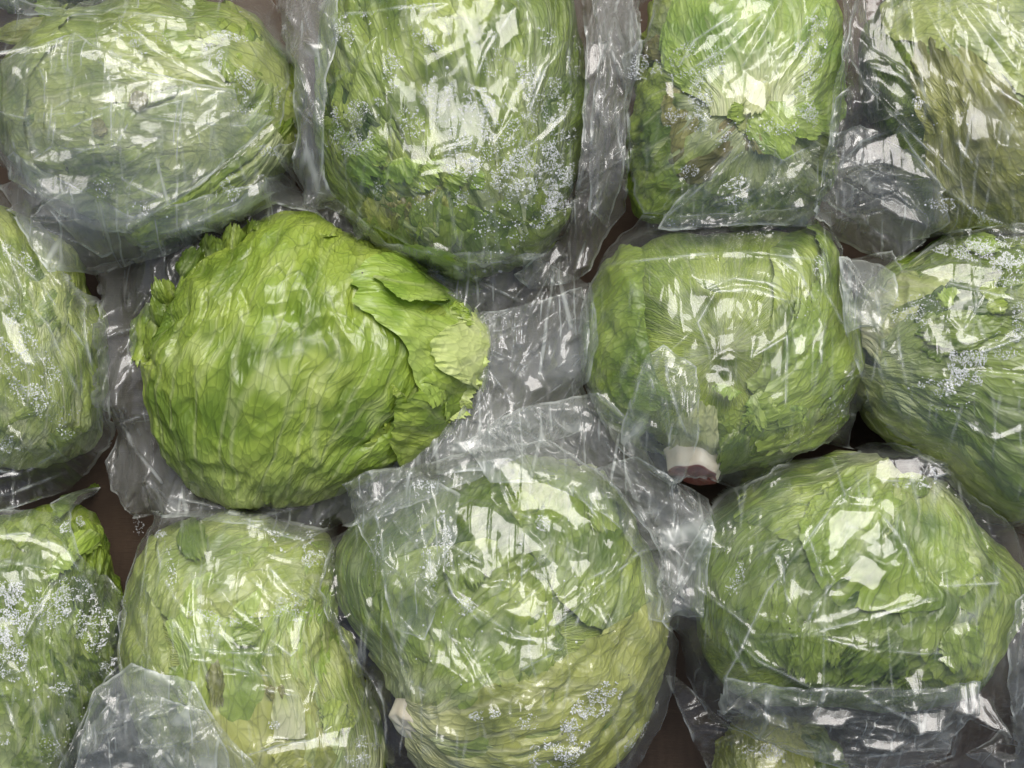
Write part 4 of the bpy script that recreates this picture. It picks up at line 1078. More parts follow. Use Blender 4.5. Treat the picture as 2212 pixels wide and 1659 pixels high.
b = bag('H', 'misted clear bag with tight diagonal pleats, at the left edge mid-height', (60, 750))
sheet(b, c0([(-330, 400), (-100, 385), (20, 400), (90, 445), (160, 560), (205, 600), (232, 700), (248, 900), (238, 960), (212, 1020), (150, 1062), (60, 1088), (-50, 1120), (-330, 1120)]), FILM[1], 21, edge_z=140,
      crumple=(12, 80, 2.2, -58), tight=.5, pleat=(11, 26, -62), creases=14,
      ridges=R_(c0, [([(0, 520), (100, 620), (200, 760)], 1.2, 1), ([(0, 590), (110, 700), (190, 870)], 1.3, 1), ([(20, 540), (60, 640)], 1, .8), ([(130, 560), (190, 660), (215, 850)], 1.3, 1), ([(0, 1010), (120, 1010), (210, 960)], 1.3, 1), ([(0, 1060), (100, 1050), (190, 1010)], 1.3, 1)]),
      facets=[(c0([(0, 655), (40, 695), (100, 800), (60, 790), (0, 700)]), 6), (c0([(0, 880), (60, 945), (92, 985), (20, 930)]), 6), (c0([(0, 470), (26, 530), (60, 625), (20, 565), (0, 520)]), 6), (c0([(0, 1020), (70, 1008), (120, 1015), (40, 1035)]), 6)])
drops(b, [((60, 790), 80, 50, -55, 900, 1.8), ((40, 560), 50, 20, -50, 260, 1.6), ((60, 860), 50, 30, -50, 300, 1.8), ((140, 900), 30, 60, 10, 200, 1.6), ((30, 680), 60, 24, -50, 300, 1.7), ((20, 960), 40, 20, 0, 200, 1.7)], 22)

b = bag('A', 'creased clear bag with long bright folds over the brown-flecked pale lettuce, top left', (320, 260))
sheet(b, c0([(30, 330), (120, 380), (290, 470), (560, 400), (640, 400), (700, 470), (600, 440), (480, 500), (340, 560), (225, 590), (110, 590), (40, 470), (0, 400)]), FILM[3], 31, edge_z=150, crumple=(11, 80, 2.2, -20), tight=1, creases=18)
sheet(b, c0([(-70, 60), (60, 36), (150, 24), (330, -40), (570, -50), (610, 40), (652, 110), (660, 230), (645, 330), (636, 405), (575, 428), (470, 500), (290, 532), (225, 560), (170, 520), (85, 430), (35, 395), (0, 345), (-70, 280)]),
      FILM[1], 32, edge_z=170, crumple=(10, 120, 2.0, 20), tight=.35, creases=8,
      ridges=R_(c1, [([(0, 480), (30, 410), (250, 310), (490, 220)], 2, 1.2), ([(510, 220), (700, 330), (910, 440), (920, 470)], 1.5, 1), ([(500, 350), (700, 430), (960, 560)], 1.4, 1), ([(740, 90), (760, 150), (1000, 330), (1300, 500), (1540, 590)], 2, 1),
                     ([(740, 90), (1000, 110), (1260, 150)], 1, .8), ([(1540, 590), (1300, 660), (1100, 690), (930, 740)], 2, 1), ([(1540, 600), (1540, 560), (1490, 450)], 1, .7), ([(860, 1530), (1000, 1430), (1300, 1220), (1600, 980), (1800, 770)], 2.4, 1.2),
                     ([(850, 1530), (850, 1300), (860, 1200)], 1, .8), ([(310, 750), (400, 690), (520, 620)], 1.3, .8), ([(300, 755), (560, 740), (800, 690)], 1.4, .8), ([(380, 880), (600, 780), (790, 700)], 1.3, .8), ([(870, 690), (930, 770), (1300, 810), (1600, 830), (1800, 770)], 1.2, .9),
                     ([(210, 1070), (350, 970), (520, 980), (650, 990)], 1.6, 1), ([(880, 740), (800, 900), (700, 1020)], 1.4, .9), ([(620, 900), (740, 1120), (860, 1210), (1110, 1330)], 1.3, .8), ([(0, 740), (200, 790), (300, 800), (380, 880)], 1.6, 1), ([(110, 1190), (150, 1130), (100, 900)], 1.4, 1),
                     ([(300, 800), (300, 550), (270, 430)], 1, .8), ([(0, 75), (400, 72), (1000, 110)], .8, .6), ([(1100, 0), (1270, 100), (1240, 130)], 1, .8)]),
      facets=[(c1([(0, 475), (25, 400), (250, 300), (490, 222), (440, 290), (200, 370), (60, 430)]), 10), (c1([(1540, 592), (1300, 652), (950, 745), (925, 720), (1200, 640), (1400, 610)]), 6), (c1([(215, 1065), (360, 985), (480, 955), (500, 1035), (420, 1100), (300, 1100)]), 9),
              (c1([(860, 1530), (1300, 1195), (1800, 785), (1830, 860), (1500, 1080), (1200, 1310)]), 8), (c1([(570, 630), (730, 580), (780, 640), (760, 690), (600, 680)]), 5), (c1([(1200, 520), (1310, 620), (1240, 660)]), 4), (c1([(240, 1180), (420, 1140), (620, 1130), (560, 1300), (350, 1300)]), 6),
              (c1([(560, 370), (720, 350), (950, 440), (1180, 520), (1100, 560), (900, 500)]), 5), (c1([(760, 110), (900, 190), (1200, 400), (1520, 585), (1400, 560), (1000, 340)]), 6), (c1([(0, 740), (120, 780), (240, 800), (130, 810)]), 6), (c1([(1180, 0), (1330, 0), (1260, 110)]), 5),
              (c1([(360, 880), (500, 900), (480, 930), (380, 940)]), 5), (c1([(930, 780), (1080, 790), (1000, 900), (900, 860)]), 2)])
sheet(b, c1([(-60, 500), (30, 405), (490, 222), (700, 330), (920, 460), (1540, 592), (1560, 700), (1810, 775), (1300, 1220), (860, 1532), (600, 1500), (390, 1400), (250, 1270), (110, 1190), (-60, 1000)]), FILM[2], 34, edge_z=200, gap=2, crumple=(8, 90, 1.8, 25), tight=.4, creases=10)
drops(b, [(q1(870, 280), 40, 20, -20, 260, 1.5), (q1(1400, 370), 40, 28, -60, 380, 1.6), (q1(1600, 520), 20, 40, 0, 300, 1.6), (q1(1860, 620), 12, 36, -25, 220, 1.5), (q1(1500, 1240), 22, 38, -30, 260, 1.5), (q1(1750, 1160), 28, 9, 10, 140, 1.5),
          (q1(1750, 980), 28, 14, 10, 160, 1.5), (q1(1480, 230), 44, 10, -8, 200, 1.6), (q1(950, 190), 60, 24, -20, 120, 1.3), (q1(1660, 90), 26, 10, 0, 120, 1.5), (q1(640, 1230), 40, 20, 0, 100, 1.5), (q1(1000, 1350), 50, 20, 0, 60, 2.2), (q1(1650, 700), 50, 20, 0, 110, 1.4)], 33)

b = bag('B', 'thickly misted clear bag over the frilly lettuce, with pleated bundle beside it', (960, 240))
sheet(b, c2([(120, -80), (330, -160), (1800, -300), (1870, 0), (1885, 300), (1890, 600), (1870, 900), (1800, 1250), (1780, 1340), (1600, 1480), (1300, 1510), (1000, 1450), (700, 1310), (430, 1195), (300, 1170), (220, 960), (250, 800), (230, 400), (170, 200)]),
      FILM[0], 41, edge_z=170, crumple=(8, 120, 1.6, 75), tight=.25, creases=6,
      ridges=R_(c2, [([(1250, 470), (1320, 300), (1500, 20)], 1.4, .9), ([(1780, 240), (1650, 400), (1560, 650), (1510, 830), (1560, 960), (1700, 1090)], 1.8, .9), ([(1785, 240), (1790, 400), (1800, 550)], 1.8, .8), ([(1510, 860), (1650, 780), (1810, 590)], 1.2, .8), ([(480, 90), (640, 80), (900, 40), (1100, 20)], 1, .7),
                     ([(1010, 870), (1120, 830), (1260, 790)], 1, .7), ([(460, 100), (470, 200), (440, 280)], 1.4, 1), ([(220, 950), (400, 1130), (490, 1130)], 1.2, 1), ([(1795, 700), (1795, 900), (1780, 1300)], 1.2, .7), ([(320, 700), (340, 850), (410, 1000)], 1.2, .8), ([(240, 480), (260, 700), (300, 800)], 1.2, .9)]),
      facets=[(c2([(1235, 0), (1400, -20), (1300, 240), (1252, 440), (1200, 200)]), 6), (c2([(1260, 490), (1370, 560), (1425, 620), (1385, 750), (1300, 620)]), 6), (c2([(1764, 250), (1790, 250), (1802, 560), (1780, 450)]), 8), (c2([(1520, 845), (1640, 735), (1805, 600), (1780, 700), (1650, 800)]), 6),
              (c2([(280, 230), (400, 270), (440, 265), (380, 310), (300, 280)]), 6), (c2([(1360, 130), (1500, 30), (1520, 200), (1400, 300)]), 2), (c2([(1000, 880), (1250, 795), (1250, 820), (1010, 905)]), 3), (c2([(960, 960), (1180, 950), (1160, 1000), (950, 1010)]), 2)])
sheet(b, c2([(130, -80), (490, -80), (470, 250), (420, 450), (400, 800), (410, 1010), (480, 1140), (290, 1170), (225, 960), (250, 790), (235, 400), (165, 210)]), FILM[3], 42, edge_z=180, crumple=(10, 60, 2.2, 85), tight=.8, creases=12,
      facets=[(c2([(240, 60), (262, 64), (262, 112), (245, 105)]), 6), (c2([(300, 250), (400, 262), (420, 280), (340, 300)]), 6), (c2([(250, 500), (280, 520), (300, 640), (270, 600)]), 5)])
sheet(b, c2([(1860, -80), (2150, -80), (2200, 300), (2130, 600), (2120, 1100), (2080, 1250), (1960, 1400), (1890, 1570), (1800, 1610), (1560, 1650), (1480, 1560), (1700, 1400), (1790, 1300), (1850, 900), (1880, 400)]), FILM[3], 43,
      edge_z=230, crumple=(14, 50, 2.4, 83), tight=1, pleat=(17, 26, 84), glints=22, creases=24, top=430,
      ridges=R_(c2, [([(2080, 0), (2010, 200), (1990, 330)], 1.8, .8), ([(1890, 280), (1960, 400), (1940, 500)], 1.5, .8), ([(2090, 250), (2100, 450)], 1.2, .7), ([(1980, 420), (2090, 700)], 1.3, .7), ([(1870, 650), (1850, 1000), (1820, 1180)], 1.8, .8), ([(1950, 1100), (1900, 1300), (1810, 1560)], 1.6, .9)]),
      facets=[(c2([(1885, 290), (1965, 385), (1935, 520), (1880, 500)]), 8), (c2([(1815, 1500), (1885, 1400), (1885, 1545), (1810, 1575)]), 8), (c2([(1860, 1190), (1920, 1100), (1925, 1250), (1870, 1360)]), 6), (c2([(1640, 1500), (1720, 1380), (1745, 1500), (1605, 1620)]), 6),
              (c2([(1880, 660), (1930, 560), (1930, 760), (1880, 900)]), 5), (c2([(2040, 60), (2080, 20), (2060, 160), (2000, 200)]), 5)])
sheet(b, c2([(1900, -80), (2130, -80), (2190, 280), (2110, 600), (2100, 1000), (2000, 1300), (1900, 1200), (1900, 700), (1960, 300)]), FILM[1], 44, edge_z=300, crumple=(12, 44, 2.4, 83), tight=1, pleat=(13, 30, 86), creases=14, top=460)
drops(b, [(q2(1060, 560), 46, 50, 20, 700, 1.7), (q2(1280, 640), 40, 60, 10, 700, 1.7), (q2(1450, 700), 60, 60, 0, 800, 1.7), (q2(1620, 980), 80, 70, -20, 2100, 1.9), (q2(1400, 1000), 80, 50, -30, 1100, 1.8), (q2(1180, 860), 40, 60, 0, 600, 1.7), (q2(1760, 760), 30, 110, 0, 700, 1.8),
          (q2(1640, 560), 60, 60, 0, 700, 1.7), (q2(430, 660), 26, 22, 0, 260, 1.6), (q2(620, 620), 46, 26, 10, 380, 1.6), (q2(540, 790), 60, 34, -10, 560, 1.6), (q2(790, 380), 22, 60, 0, 280, 1.6), (q2(980, 210), 44, 20, -40, 220, 1.5), (q2(520, 170), 24, 34, 0, 220, 1.5),
          (q2(950, 40), 50, 8, 4, 180, 1.4), (q2(600, 85), 40, 6, 4, 120, 1.4), (q2(900, 700), 44, 36, 0, 380, 1.6), (q2(1650, 200), 26, 22, 0, 200, 1.5), (q2(1550, 430), 30, 34, 0, 280, 1.6), (q2(1340, 300), 40, 50, 0, 260, 1.5), (q2(1820, 330), 16, 60, 0, 220, 1.5),
          (q2(1700, 1150), 46, 30, 0, 500, 1.8), (q2(1180, 1130), 18, 24, 0, 150, 1.6), (q2(970, 1130), 28, 36, 0, 70, 2.3), (q2(1400, 1300), 60, 50, 0, 170, 2.2), (q2(690, 1080), 16, 18, 0, 80, 1.5), (q2(1300, 1500), 60, 14, 0, 30, 3.4), (q2(900, 230), 150, 70, 0, 36, 3.0), (q2(1640, 1220), 40, 30, 0, 300, 1.7)], 45)

b = bag('I', 'heavily misted clear bag with wide glossy folds at the bottom left corner', (80, 1370))
sheet(b, c6([(-320, 300), (-50, 280), (300, 290), (440, 200), (510, 150), (535, 160), (545, 240), (590, 370), (662, 520), (688, 840), (652, 1000), (662, 1130), (560, 1220), (450, 1420), (420, 1600), (440, 1800), (-320, 1800)]), FILM[1], 51, edge_z=160,
      crumple=(10, 90, 1.8, -55), tight=.35, creases=10,
      ridges=R_(c6, [([(0, 410), (150, 400), (370, 480), (560, 770)], 2, 1.1), ([(0, 540), (100, 560), (280, 600)], 1.5, .9), ([(310, 630), (220, 800), (110, 1030)], 2, 1), ([(110, 1030), (190, 1200), (290, 1420), (430, 1620)], 2, 1), ([(530, 280), (530, 400), (540, 560), (640, 590)], 1.5, .8),
                     ([(520, 640), (640, 600), (680, 840)], 1.4, .8), ([(190, 1120), (190, 1300), (260, 1500)], 1.2, .8), ([(0, 1200), (100, 1450), (200, 1620)], 1.6, 1)]),
      facets=[(c6([(0, 385), (120, 390), (370, 475), (420, 560), (200, 470), (0, 440)]), 8), (c6([(530, 590), (655, 592), (605, 535), (575, 570)]), 8), (c6([(550, 640), (640, 615), (680, 840), (640, 790)]), 6), (c6([(305, 645), (270, 780), (120, 1010), (210, 800)]), 7), (c6([(550, 980), (590, 955), (625, 1000)]), 5),
              (c6([(0, 555), (120, 560), (250, 600), (100, 590), (0, 590)]), 6), (c6([(490, 700), (560, 770), (540, 780)]), 5), (c6([(30, 1280), (90, 1400), (120, 1480), (60, 1400)]), 5)])
drops(b, [(q6(50, 830), 44, 70, -10, 1600, 2.0), (q6(60, 1050), 36, 60, 0, 700, 1.9), (q6(250, 800), 44, 50, -30, 620, 1.8), (q6(380, 740), 40, 40, 0, 420, 1.9), (q6(500, 860), 40, 70, 0, 620, 1.8), (q6(590, 1120), 24, 34, -30, 240, 1.9), (q6(330, 1230), 26, 12, 0, 100, 1.8),
          (q6(420, 350), 36, 14, 20, 240, 1.6), (q6(20, 1500), 20, 16, 0, 140, 1.7), (q6(620, 840), 14, 50, 0, 180, 1.6), (q6(300, 1350), 100, 80, 0, 40, 2.8), (q6(300, 1560), 40, 40, 0, 140, 1.8), (q6(560, 440), 16, 34, 0, 70, 1.6)], 52)

b = bag('J', 'clear bag over the broad pale lettuce, its slack mouth bunched at the bottom left', (540, 1400))
sheet(b, c6([(815, 285), (1100, 300), (1400, 335), (1790, 375), (1775, 520), (1720, 700), (1790, 850), (1910, 1100), (2020, 1400), (2085, 1600), (2060, 1900), (300, 1900), (400, 1500), (520, 1230), (640, 1100), (630, 950), (680, 680), (775, 420)]), FILM[1], 61, edge_z=180,
      crumple=(9, 120, 1.8, -20), tight=.3, creases=8,
      ridges=R_(c6, [([(1400, 530), (1500, 650), (1630, 750), (1560, 770), (1450, 730), (1330, 630)], 1.4, .8), ([(1150, 690), (1220, 760), (1300, 830), (1440, 960), (1560, 1050), (1620, 990), (1640, 870), (1480, 780), (1340, 640)], 1.6, .8), ([(940, 1050), (1100, 1080), (1350, 1150), (1480, 1170)], 1.4, .8),
                     ([(1050, 1020), (1300, 1040), (1500, 1050)], 1.2, .7), ([(910, 850), (1050, 1060)], 1.2, .7), ([(1300, 1590), (1500, 1530), (1800, 1480), (1860, 1510)], 2, 1), ([(850, 440), (870, 620), (1000, 860)], .8, .7), ([(1030, 900), (1030, 1060)], 1, .7), ([(1380, 1230), (1600, 1275)], 1, .7)]),
      facets=[(c6([(1150, 690), (1210, 690), (1230, 760), (1330, 850), (1440, 950), (1300, 870)]), 6), (c6([(1440, 560), (1610, 735), (1565, 750)]), 5), (c6([(1590, 1395), (1690, 1180), (1722, 1195), (1680, 1340)]), 6), (c6([(1290, 1600), (1500, 1520), (1700, 1480), (1850, 1410), (1910, 1385), (1870, 1540), (1700, 1565), (1450, 1590)]), 9),
              (c6([(1560, 830), (1640, 850), (1620, 985), (1560, 1045)]), 5), (c6([(1340, 600), (1400, 640), (1500, 760), (1400, 690)]), 4), (c6([(930, 1045), (1100, 1075), (1300, 1130), (1100, 1105)]), 4), (c6([(1200, 1160), (1420, 1190), (1600, 1180), (1400, 1160)]), 3)])
sheet(b, c6([(430, 1800), (430, 1490), (480, 1330), (530, 1220), (640, 1150), (720, 1085), (860, 1150), (1050, 1190), (1120, 1330), (1230, 1480), (1350, 1600), (1450, 1800)]), FILM[3], 62, edge_z=260, crumple=(11, 74, 1.6, -35), tight=1, creases=16, gap=16,
      ridges=R_(c6, [([(450, 1490), (650, 1430), (820, 1350), (990, 1300), (1100, 1340), (1200, 1500)], 1.8, .9), ([(740, 1390), (900, 1560), (960, 1659)], 1.3, .8), ([(650, 1240), (620, 1380)], 1.2, .8)]),
      facets=[(c6([(990, 1500), (1090, 1420), (1175, 1400), (1120, 1455), (1000, 1525)]), 8), (c6([(530, 1230), (600, 1260), (660, 1240), (630, 1350), (560, 1300)]), 5), (c6([(790, 1355), (990, 1305), (1010, 1330), (850, 1375)]), 6), (c6([(600, 1620), (700, 1600), (760, 1640), (650, 1670)]), 5)])
sheet(b, c6([(440, 1850), (450, 1480), (600, 1300), (760, 1250), (960, 1300), (1100, 1350), (1200, 1520), (1300, 1850)]), FILM[2], 63, edge_z=330, crumple=(12, 60, 1.6, 60), tight=1, creases=14, gap=6)
drops(b, [(q6(850, 410), 20, 8, 0, 120, 1.5), (q6(1560, 400), 70, 12, -5, 260, 1.5), (q6(1690, 520), 34, 30, -20, 420, 1.6), (q6(1150, 860), 60, 14, -10, 260, 1.6), (q6(1130, 940), 30, 14, 0, 120, 1.5), (q6(1930, 1570), 36, 34, 0, 420, 1.7), (q6(900, 560), 12, 70, 14, 160, 1.6), (q6(1550, 780), 30, 20, 0, 140, 1.5),
          (q6(1460, 1430), 14, 10, 0, 60, 1.5), (q6(1600, 440), 60, 30, -10, 60, 2.4), (q6(1500, 840), 80, 14, -5, 200, 1.5), (q6(1700, 360), 40, 10, 0, 150, 1.5)], 64)

b = bag('F', 'clear bag with looping crease and pointed loose flap over the red-stemmed lettuce', (1550, 750))
sheet(b, c5([(200, 560), (230, 420), (320, 220), (450, 110), (700, 60), (1290, 70), (1380, 250), (1430, 520), (1485, 760), (1480, 930), (1450, 1110), (1300, 1080), (1130, 1180), (900, 1290), (780, 1240), (680, 1230), (630, 1280), (480, 1190), (400, 1120), (300, 980), (220, 800)]),
      FILM[0], 71, edge_z=180, crumple=(8, 110, 1.8, 60), tight=.25, creases=6,
      ridges=R_(c5, [([(800, 420), (780, 390), (900, 340), (1050, 360), (1180, 430), (1150, 450), (1000, 390), (820, 400), (780, 470), (740, 540), (790, 660), (800, 760)], 1.1, .6), ([(590, 650), (600, 780), (650, 950), (690, 1050), (740, 1040), (740, 870), (700, 860)], 1.4, .7), ([(590, 740), (640, 760), (700, 900)], 1, .7),
                     ([(1080, 240), (1200, 320), (1300, 520)], 1, .6), ([(1300, 200), (1310, 400), (1420, 600)], 1, .7), ([(500, 700), (400, 1060)], 1, .7), ([(1290, 520), (1290, 740)], 1.2, .7), ([(1380, 940), (1460, 960), (1440, 1110)], 1.2, .8), ([(1000, 600), (980, 700), (1140, 600), (1130, 950)], .7, .6), ([(300, 290), (900, 220), (1300, 260)], .7, .7)]),
      facets=[(c5([(245, 845), (330, 850), (415, 955), (330, 905)]), 8), (c5([(1140, 190), (1180, 200), (1225, 290), (1180, 270)]), 6), (c5([(820, 710), (880, 660), (935, 700), (870, 725)]), 6), (c5([(955, 490), (1035, 465), (1010, 585), (965, 525)]), 5), (c5([(690, 210), (750, 230), (705, 255)]), 4),
              (c5([(1280, 520), (1312, 560), (1292, 745), (1270, 680)]), 5), (c5([(820, 230), (845, 230), (830, 275)]), 4), (c5([(1160, 590), (1240, 600), (1220, 700), (1170, 680)]), 2), (c5([(840, 760), (870, 770), (860, 790)]), 6), (c5([(880, 390), (1000, 385), (1150, 440), (1040, 440)]), 3)])
sheet(b, c5([(510, 680), (585, 640), (740, 740), (745, 900), (742, 1060), (682, 1220), (630, 1283), (500, 1180), (390, 1080), (400, 980), (460, 800)]), FILM[2], 72, edge_z=330, crumple=(9, 64, 1.8, 70), tight=1, creases=6, gap=12, jag=1.5, rim=3,
      ridges=R_(c5, [([(590, 650), (600, 780), (650, 950), (690, 1050)], 1.2, .7)]),
      facets=[(c5([(640, 830), (735, 830), (738, 900), (700, 1010), (660, 930)]), 6), (c5([(590, 650), (650, 670), (640, 760), (592, 745)]), 5), (c5([(690, 650), (740, 690), (700, 760)]), 5), (c5([(520, 960), (570, 990), (560, 1030), (510, 1010)]), 3)])
drops(b, [(q5(1290, 280), 16, 26, 0, 120, 1.5), (q5(1400, 940), 40, 60, 0, 70, 2.0), (q5(1280, 400), 60, 80, 0, 40, 1.8), (q5(1000, 150), 60, 10, 0, 40, 1.8)], 73)

b = bag('C', 'misted clear bag over the pale twisted heart, top right of centre', (1580, 210))
sheet(b, c3([(230, -80), (330, -200), (480, -260), (1300, -260), (1390, -80), (1390, 0), (1350, 300), (1330, 560), (1262, 760), (1212, 1010), (1190, 1080), (940, 1070), (560, 1098), (470, 1090), (500, 1030), (380, 1045), (330, 970), (318, 560), (300, 280), (420, 180), (450, 0)]), FILM[0], 81, edge_z=190,
      crumple=(9, 120, 2.0, 55), tight=.3, creases=8,
      ridges=R_(c3, [([(1060, 0), (950, 200), (870, 320), (870, 350)], 2, .9), ([(870, 350), (930, 400), (1010, 390)], 1.5, .8), ([(980, 60), (800, 230), (600, 350)], 1.6, .8), ([(850, 60), (640, 200), (550, 350)], 1.4, .9), ([(480, 1060), (700, 870), (900, 700)], 1.6, .9), ([(880, 800), (850, 900), (930, 1050)], 1.2, .7),
                     ([(1250, 0), (1150, 150), (1000, 260)], 1, .8), ([(900, 600), (700, 880), (690, 960)], 1, .7), ([(330, 270), (420, 180), (450, 0)], 1.4, .8)]),
      facets=[(c3([(1225, 145), (1180, 215), (1060, 385), (990, 412), (955, 380), (1080, 250)]), 9), (c3([(795, 415), (870, 345), (985, 395), (1000, 560), (900, 500)]), 4), (c3([(478, 390), (552, 388), (540, 478), (510, 475)]), 6), (c3([(1040, 20), (1070, 0), (960, 200), (880, 320), (900, 240)]), 5),
              (c3([(560, 330), (700, 180), (900, 60), (800, 180), (640, 290)]), 2)])
sheet(b, c3([(470, 1092), (500, 1020), (720, 800), (900, 640), (1060, 760), (1240, 660), (1215, 1010), (1190, 1082), (940, 1072), (580, 1092)]), FILM[1], 82, edge_z=300, crumple=(12, 60, 1.8, 30), tight=1, creases=14, gap=8,
      facets=[(c3([(965, 885), (1060, 820), (1235, 705), (1150, 830), (1080, 895)]), 8), (c3([(560, 1060), (645, 1035), (580, 1090)]), 6), (c3([(820, 930), (880, 900), (920, 950), (850, 960)]), 4), (c3([(1090, 960), (1150, 930), (1180, 1000), (1120, 1010)]), 5)])
sheet(b, c3([(1320, -100), (1430, -100), (1480, 300), (1515, 520), (1480, 650), (1390, 660), (1262, 750), (1290, 480), (1340, 200)]), FILM[1], 83, edge_z=280, crumple=(12, 48, 2.2, 80), tight=1, pleat=(12, 26, 84), creases=8, top=450,
      ridges=R_(c3, [([(1390, 20), (1340, 200), (1380, 350), (1510, 520)], 1.6, .8), ([(1290, 480), (1270, 740)], 1.4, .8)]))
drops(b, [(q3(390, 320), 40, 26, 0, 420, 1.6), (q3(700, 300), 44, 40, 30, 420, 1.6), (q3(660, 500), 34, 56, 0, 620, 1.7), (q3(600, 280), 60, 30, 40, 360, 1.5), (q3(1200, 230), 34, 90, -14, 1100, 1.7), (q3(1180, 480), 34, 40, 0, 380, 1.6), (q3(840, 900), 26, 34, -20, 260, 1.7), (q3(1050, 600), 40, 20, 0, 140, 1.8),
          (q3(560, 560), 30, 24, 0, 180, 1.6), (q3(780, 630), 26, 20, 0, 160, 1.8), (q3(620, 820), 24, 16, 0, 120, 1.6), (q3(1200, 560), 16, 24, 0, 120, 1.5), (q3(400, 60), 16, 40, -20, 110, 1.5), (q3(870, 640), 60, 40, 0, 30, 2.8), (q3(560, 1060), 60, 14, 0, 60, 1.6)], 84)

b = bag('D', 'taut clear bag with long diagonal folds over the olive lettuce, upper right edge', (2060, 250))
sheet(b, c3([(1205, 1010), (1250, 880), (1285, 640), (1420, 600), (1560, 640), (1750, 800), (1840, 900), (1640, 1000), (1700, 1120), (1620, 1240), (1340, 1232)]), FILM[3], 91, edge_z=260, crumple=(12, 80, 1.8, -50), tight=1, creases=20, glints=14, top=420,
      facets=[(c3([(1370, 1030), (1450, 1010), (1540, 1060), (1605, 1135), (1480, 1110)]), 8), (c3([(1300, 640), (1420, 600), (1440, 700), (1330, 740)]), 5)])
sheet(b, c3([(1400, -200), (2800, -200), (2800, 1250), (2300, 1150), (2100, 1085), (1950, 1095), (1640, 1150), (1400, 1060), (1250, 960), (1230, 900), (1262, 720), (1300, 480), (1380, 400), (1350, 250)]), FILM[1], 92, edge_z=200, crumple=(12, 120, 2.4, -52), tight=.4, creases=14,
      ridges=R_(c3, [([(1290, 830), (1400, 700), (1570, 640), (1640, 730), (1810, 890), (2000, 1040), (2212, 1110)], 2, .9), ([(1480, 230), (1700, 380), (1760, 560)], 1.3, .9), ([(1700, 0), (1820, 200), (2000, 400), (2212, 700)], 2, .9), ([(1760, 0), (1990, 220)], 1.3, .8), ([(1900, 0), (2100, 240), (2212, 400)], 1.6, .9),
                     ([(2050, 400), (2212, 520)], 1.3, .7), ([(1600, 0), (1660, 110)], 1.2, .7), ([(1880, 670), (1970, 800)], .9, .6), ([(1400, 380), (1560, 560), (1900, 860)], 1.3, 1), ([(1440, 330), (1600, 380), (1700, 480)], 1.2, .8)]),
      facets=[(c3([(1415, 20), (1490, 20), (1570, 190), (1700, 370), (1745, 560), (1620, 340), (1470, 240)]), 7), (c3([(1288, 832), (1400, 715), (1570, 640), (1610, 710), (1700, 800), (1810, 892), (1500, 812)]), 10), (c3([(1960, 0), (2100, 60), (2200, 230), (2100, 170), (2000, 60)]), 6), (c3([(2040, 375), (2212, 495), (2212, 545), (2050, 425)]), 5),
              (c3([(1890, 430), (1922, 600), (1870, 650)]), 3), (c3([(1640, 0), (1660, 0), (1668, 110), (1640, 60)]), 4), (c3([(1430, 320), (1540, 330), (1660, 430), (1560, 400)]), 5), (c3([(1860, 640), (1900, 660), (1975, 800), (1900, 730)]), 3), (c3([(1850, 60), (1960, 180), (2000, 260), (1900, 180)]), 4)])
drops(b, [(q3(1710, 490), 14, 14, 0, 90, 1.5), (q3(1850, 980), 50, 16, -10, 240, 1.5), (q3(2050, 1060), 80, 12, -25, 360, 1.5), (q3(1800, 560), 80, 60, 0, 20, 2.4)], 93)

b = bag('G', 'misted clear bag with glare band over the milky-hearted lettuce, right edge', (2080, 820))
sheet(b, c5([(1365, 245), (1500, 255), (1650, 285), (1900, 125), (2200, 90), (2900, 90), (2900, 1700), (2400, 1560), (2212, 1490), (2000, 1430), (1900, 1290), (1700, 1085), (1640, 1055), (1540, 970), (1475, 800), (1405, 600), (1380, 400)]), FILM[1], 101, edge_z=200, crumple=(9, 110, 1.8, -35), tight=.3, creases=10,
      ridges=R_(c5, [([(1370, 250), (1500, 260), (1650, 320), (1900, 370), (2212, 450)], 1.6, .8), ([(1630, 600), (1670, 820)], 1.4, .7), ([(1820, 780), (1900, 960), (2060, 1060), (2212, 1000)], 1.3, .8), ([(1930, 580), (2040, 380)], 1, .7), ([(2212, 600), (2000, 680)], 1.2, .8), ([(1370, 250), (1400, 420), (1420, 560)], 1.4, .9), ([(1540, 500), (1580, 800)], .8, .8)]),
      facets=[(c5([(1650, 322), (1860, 258), (2120, 305), (2085, 405), (1900, 372), (1720, 338)]), 9), (c5([(1418, 560), (1540, 568), (1570, 645), (1500, 625)]), 7), (c5([(1640, 598), (1672, 822), (1620, 745), (1560, 665)]), 8), (c5([(1868, 528), (1960, 588), (2072, 610), (1960, 652), (1900, 640)]), 8), (c5([(1820, 765), (1850, 740), (1882, 790), (1840, 802)]), 5),
              (c5([(1910, 950), (2050, 1050), (2200, 980), (2212, 1030), (2080, 1080), (1960, 1040)]), 2)])
sheet(b, c5([(1365, 245), (1500, 262), (1620, 320), (1640, 420), (1560, 560), (1470, 560), (1400, 590), (1378, 420)]), FILM[3], 102, edge_z=320, crumple=(10, 50, 1.6, -60), tight=1, creases=8, gap=8, jag=1.5)
drops(b, [(q5(2000, 220), 100, 24, -12, 1400, 1.7), (q5(2150, 300), 40, 60, 0, 800, 1.7), (q5(1680, 500), 44, 30, -20, 420, 1.4), (q5(1960, 700), 46, 34, 30, 760, 1.8), (q5(1950, 800), 34, 34, 20, 520, 1.8), (q5(1820, 830), 40, 20, 0, 200, 1.8), (q5(2190, 500), 16, 60, 0, 320, 1.6), (q5(2130, 640), 40, 30, 0, 260, 1.6),
          (q5(1780, 470), 60, 30, -20, 240, 1.3), (q5(1850, 860), 80, 40, 0, 50, 2.6), (q5(2100, 180), 60, 20, 0, 360, 1.6)], 103)

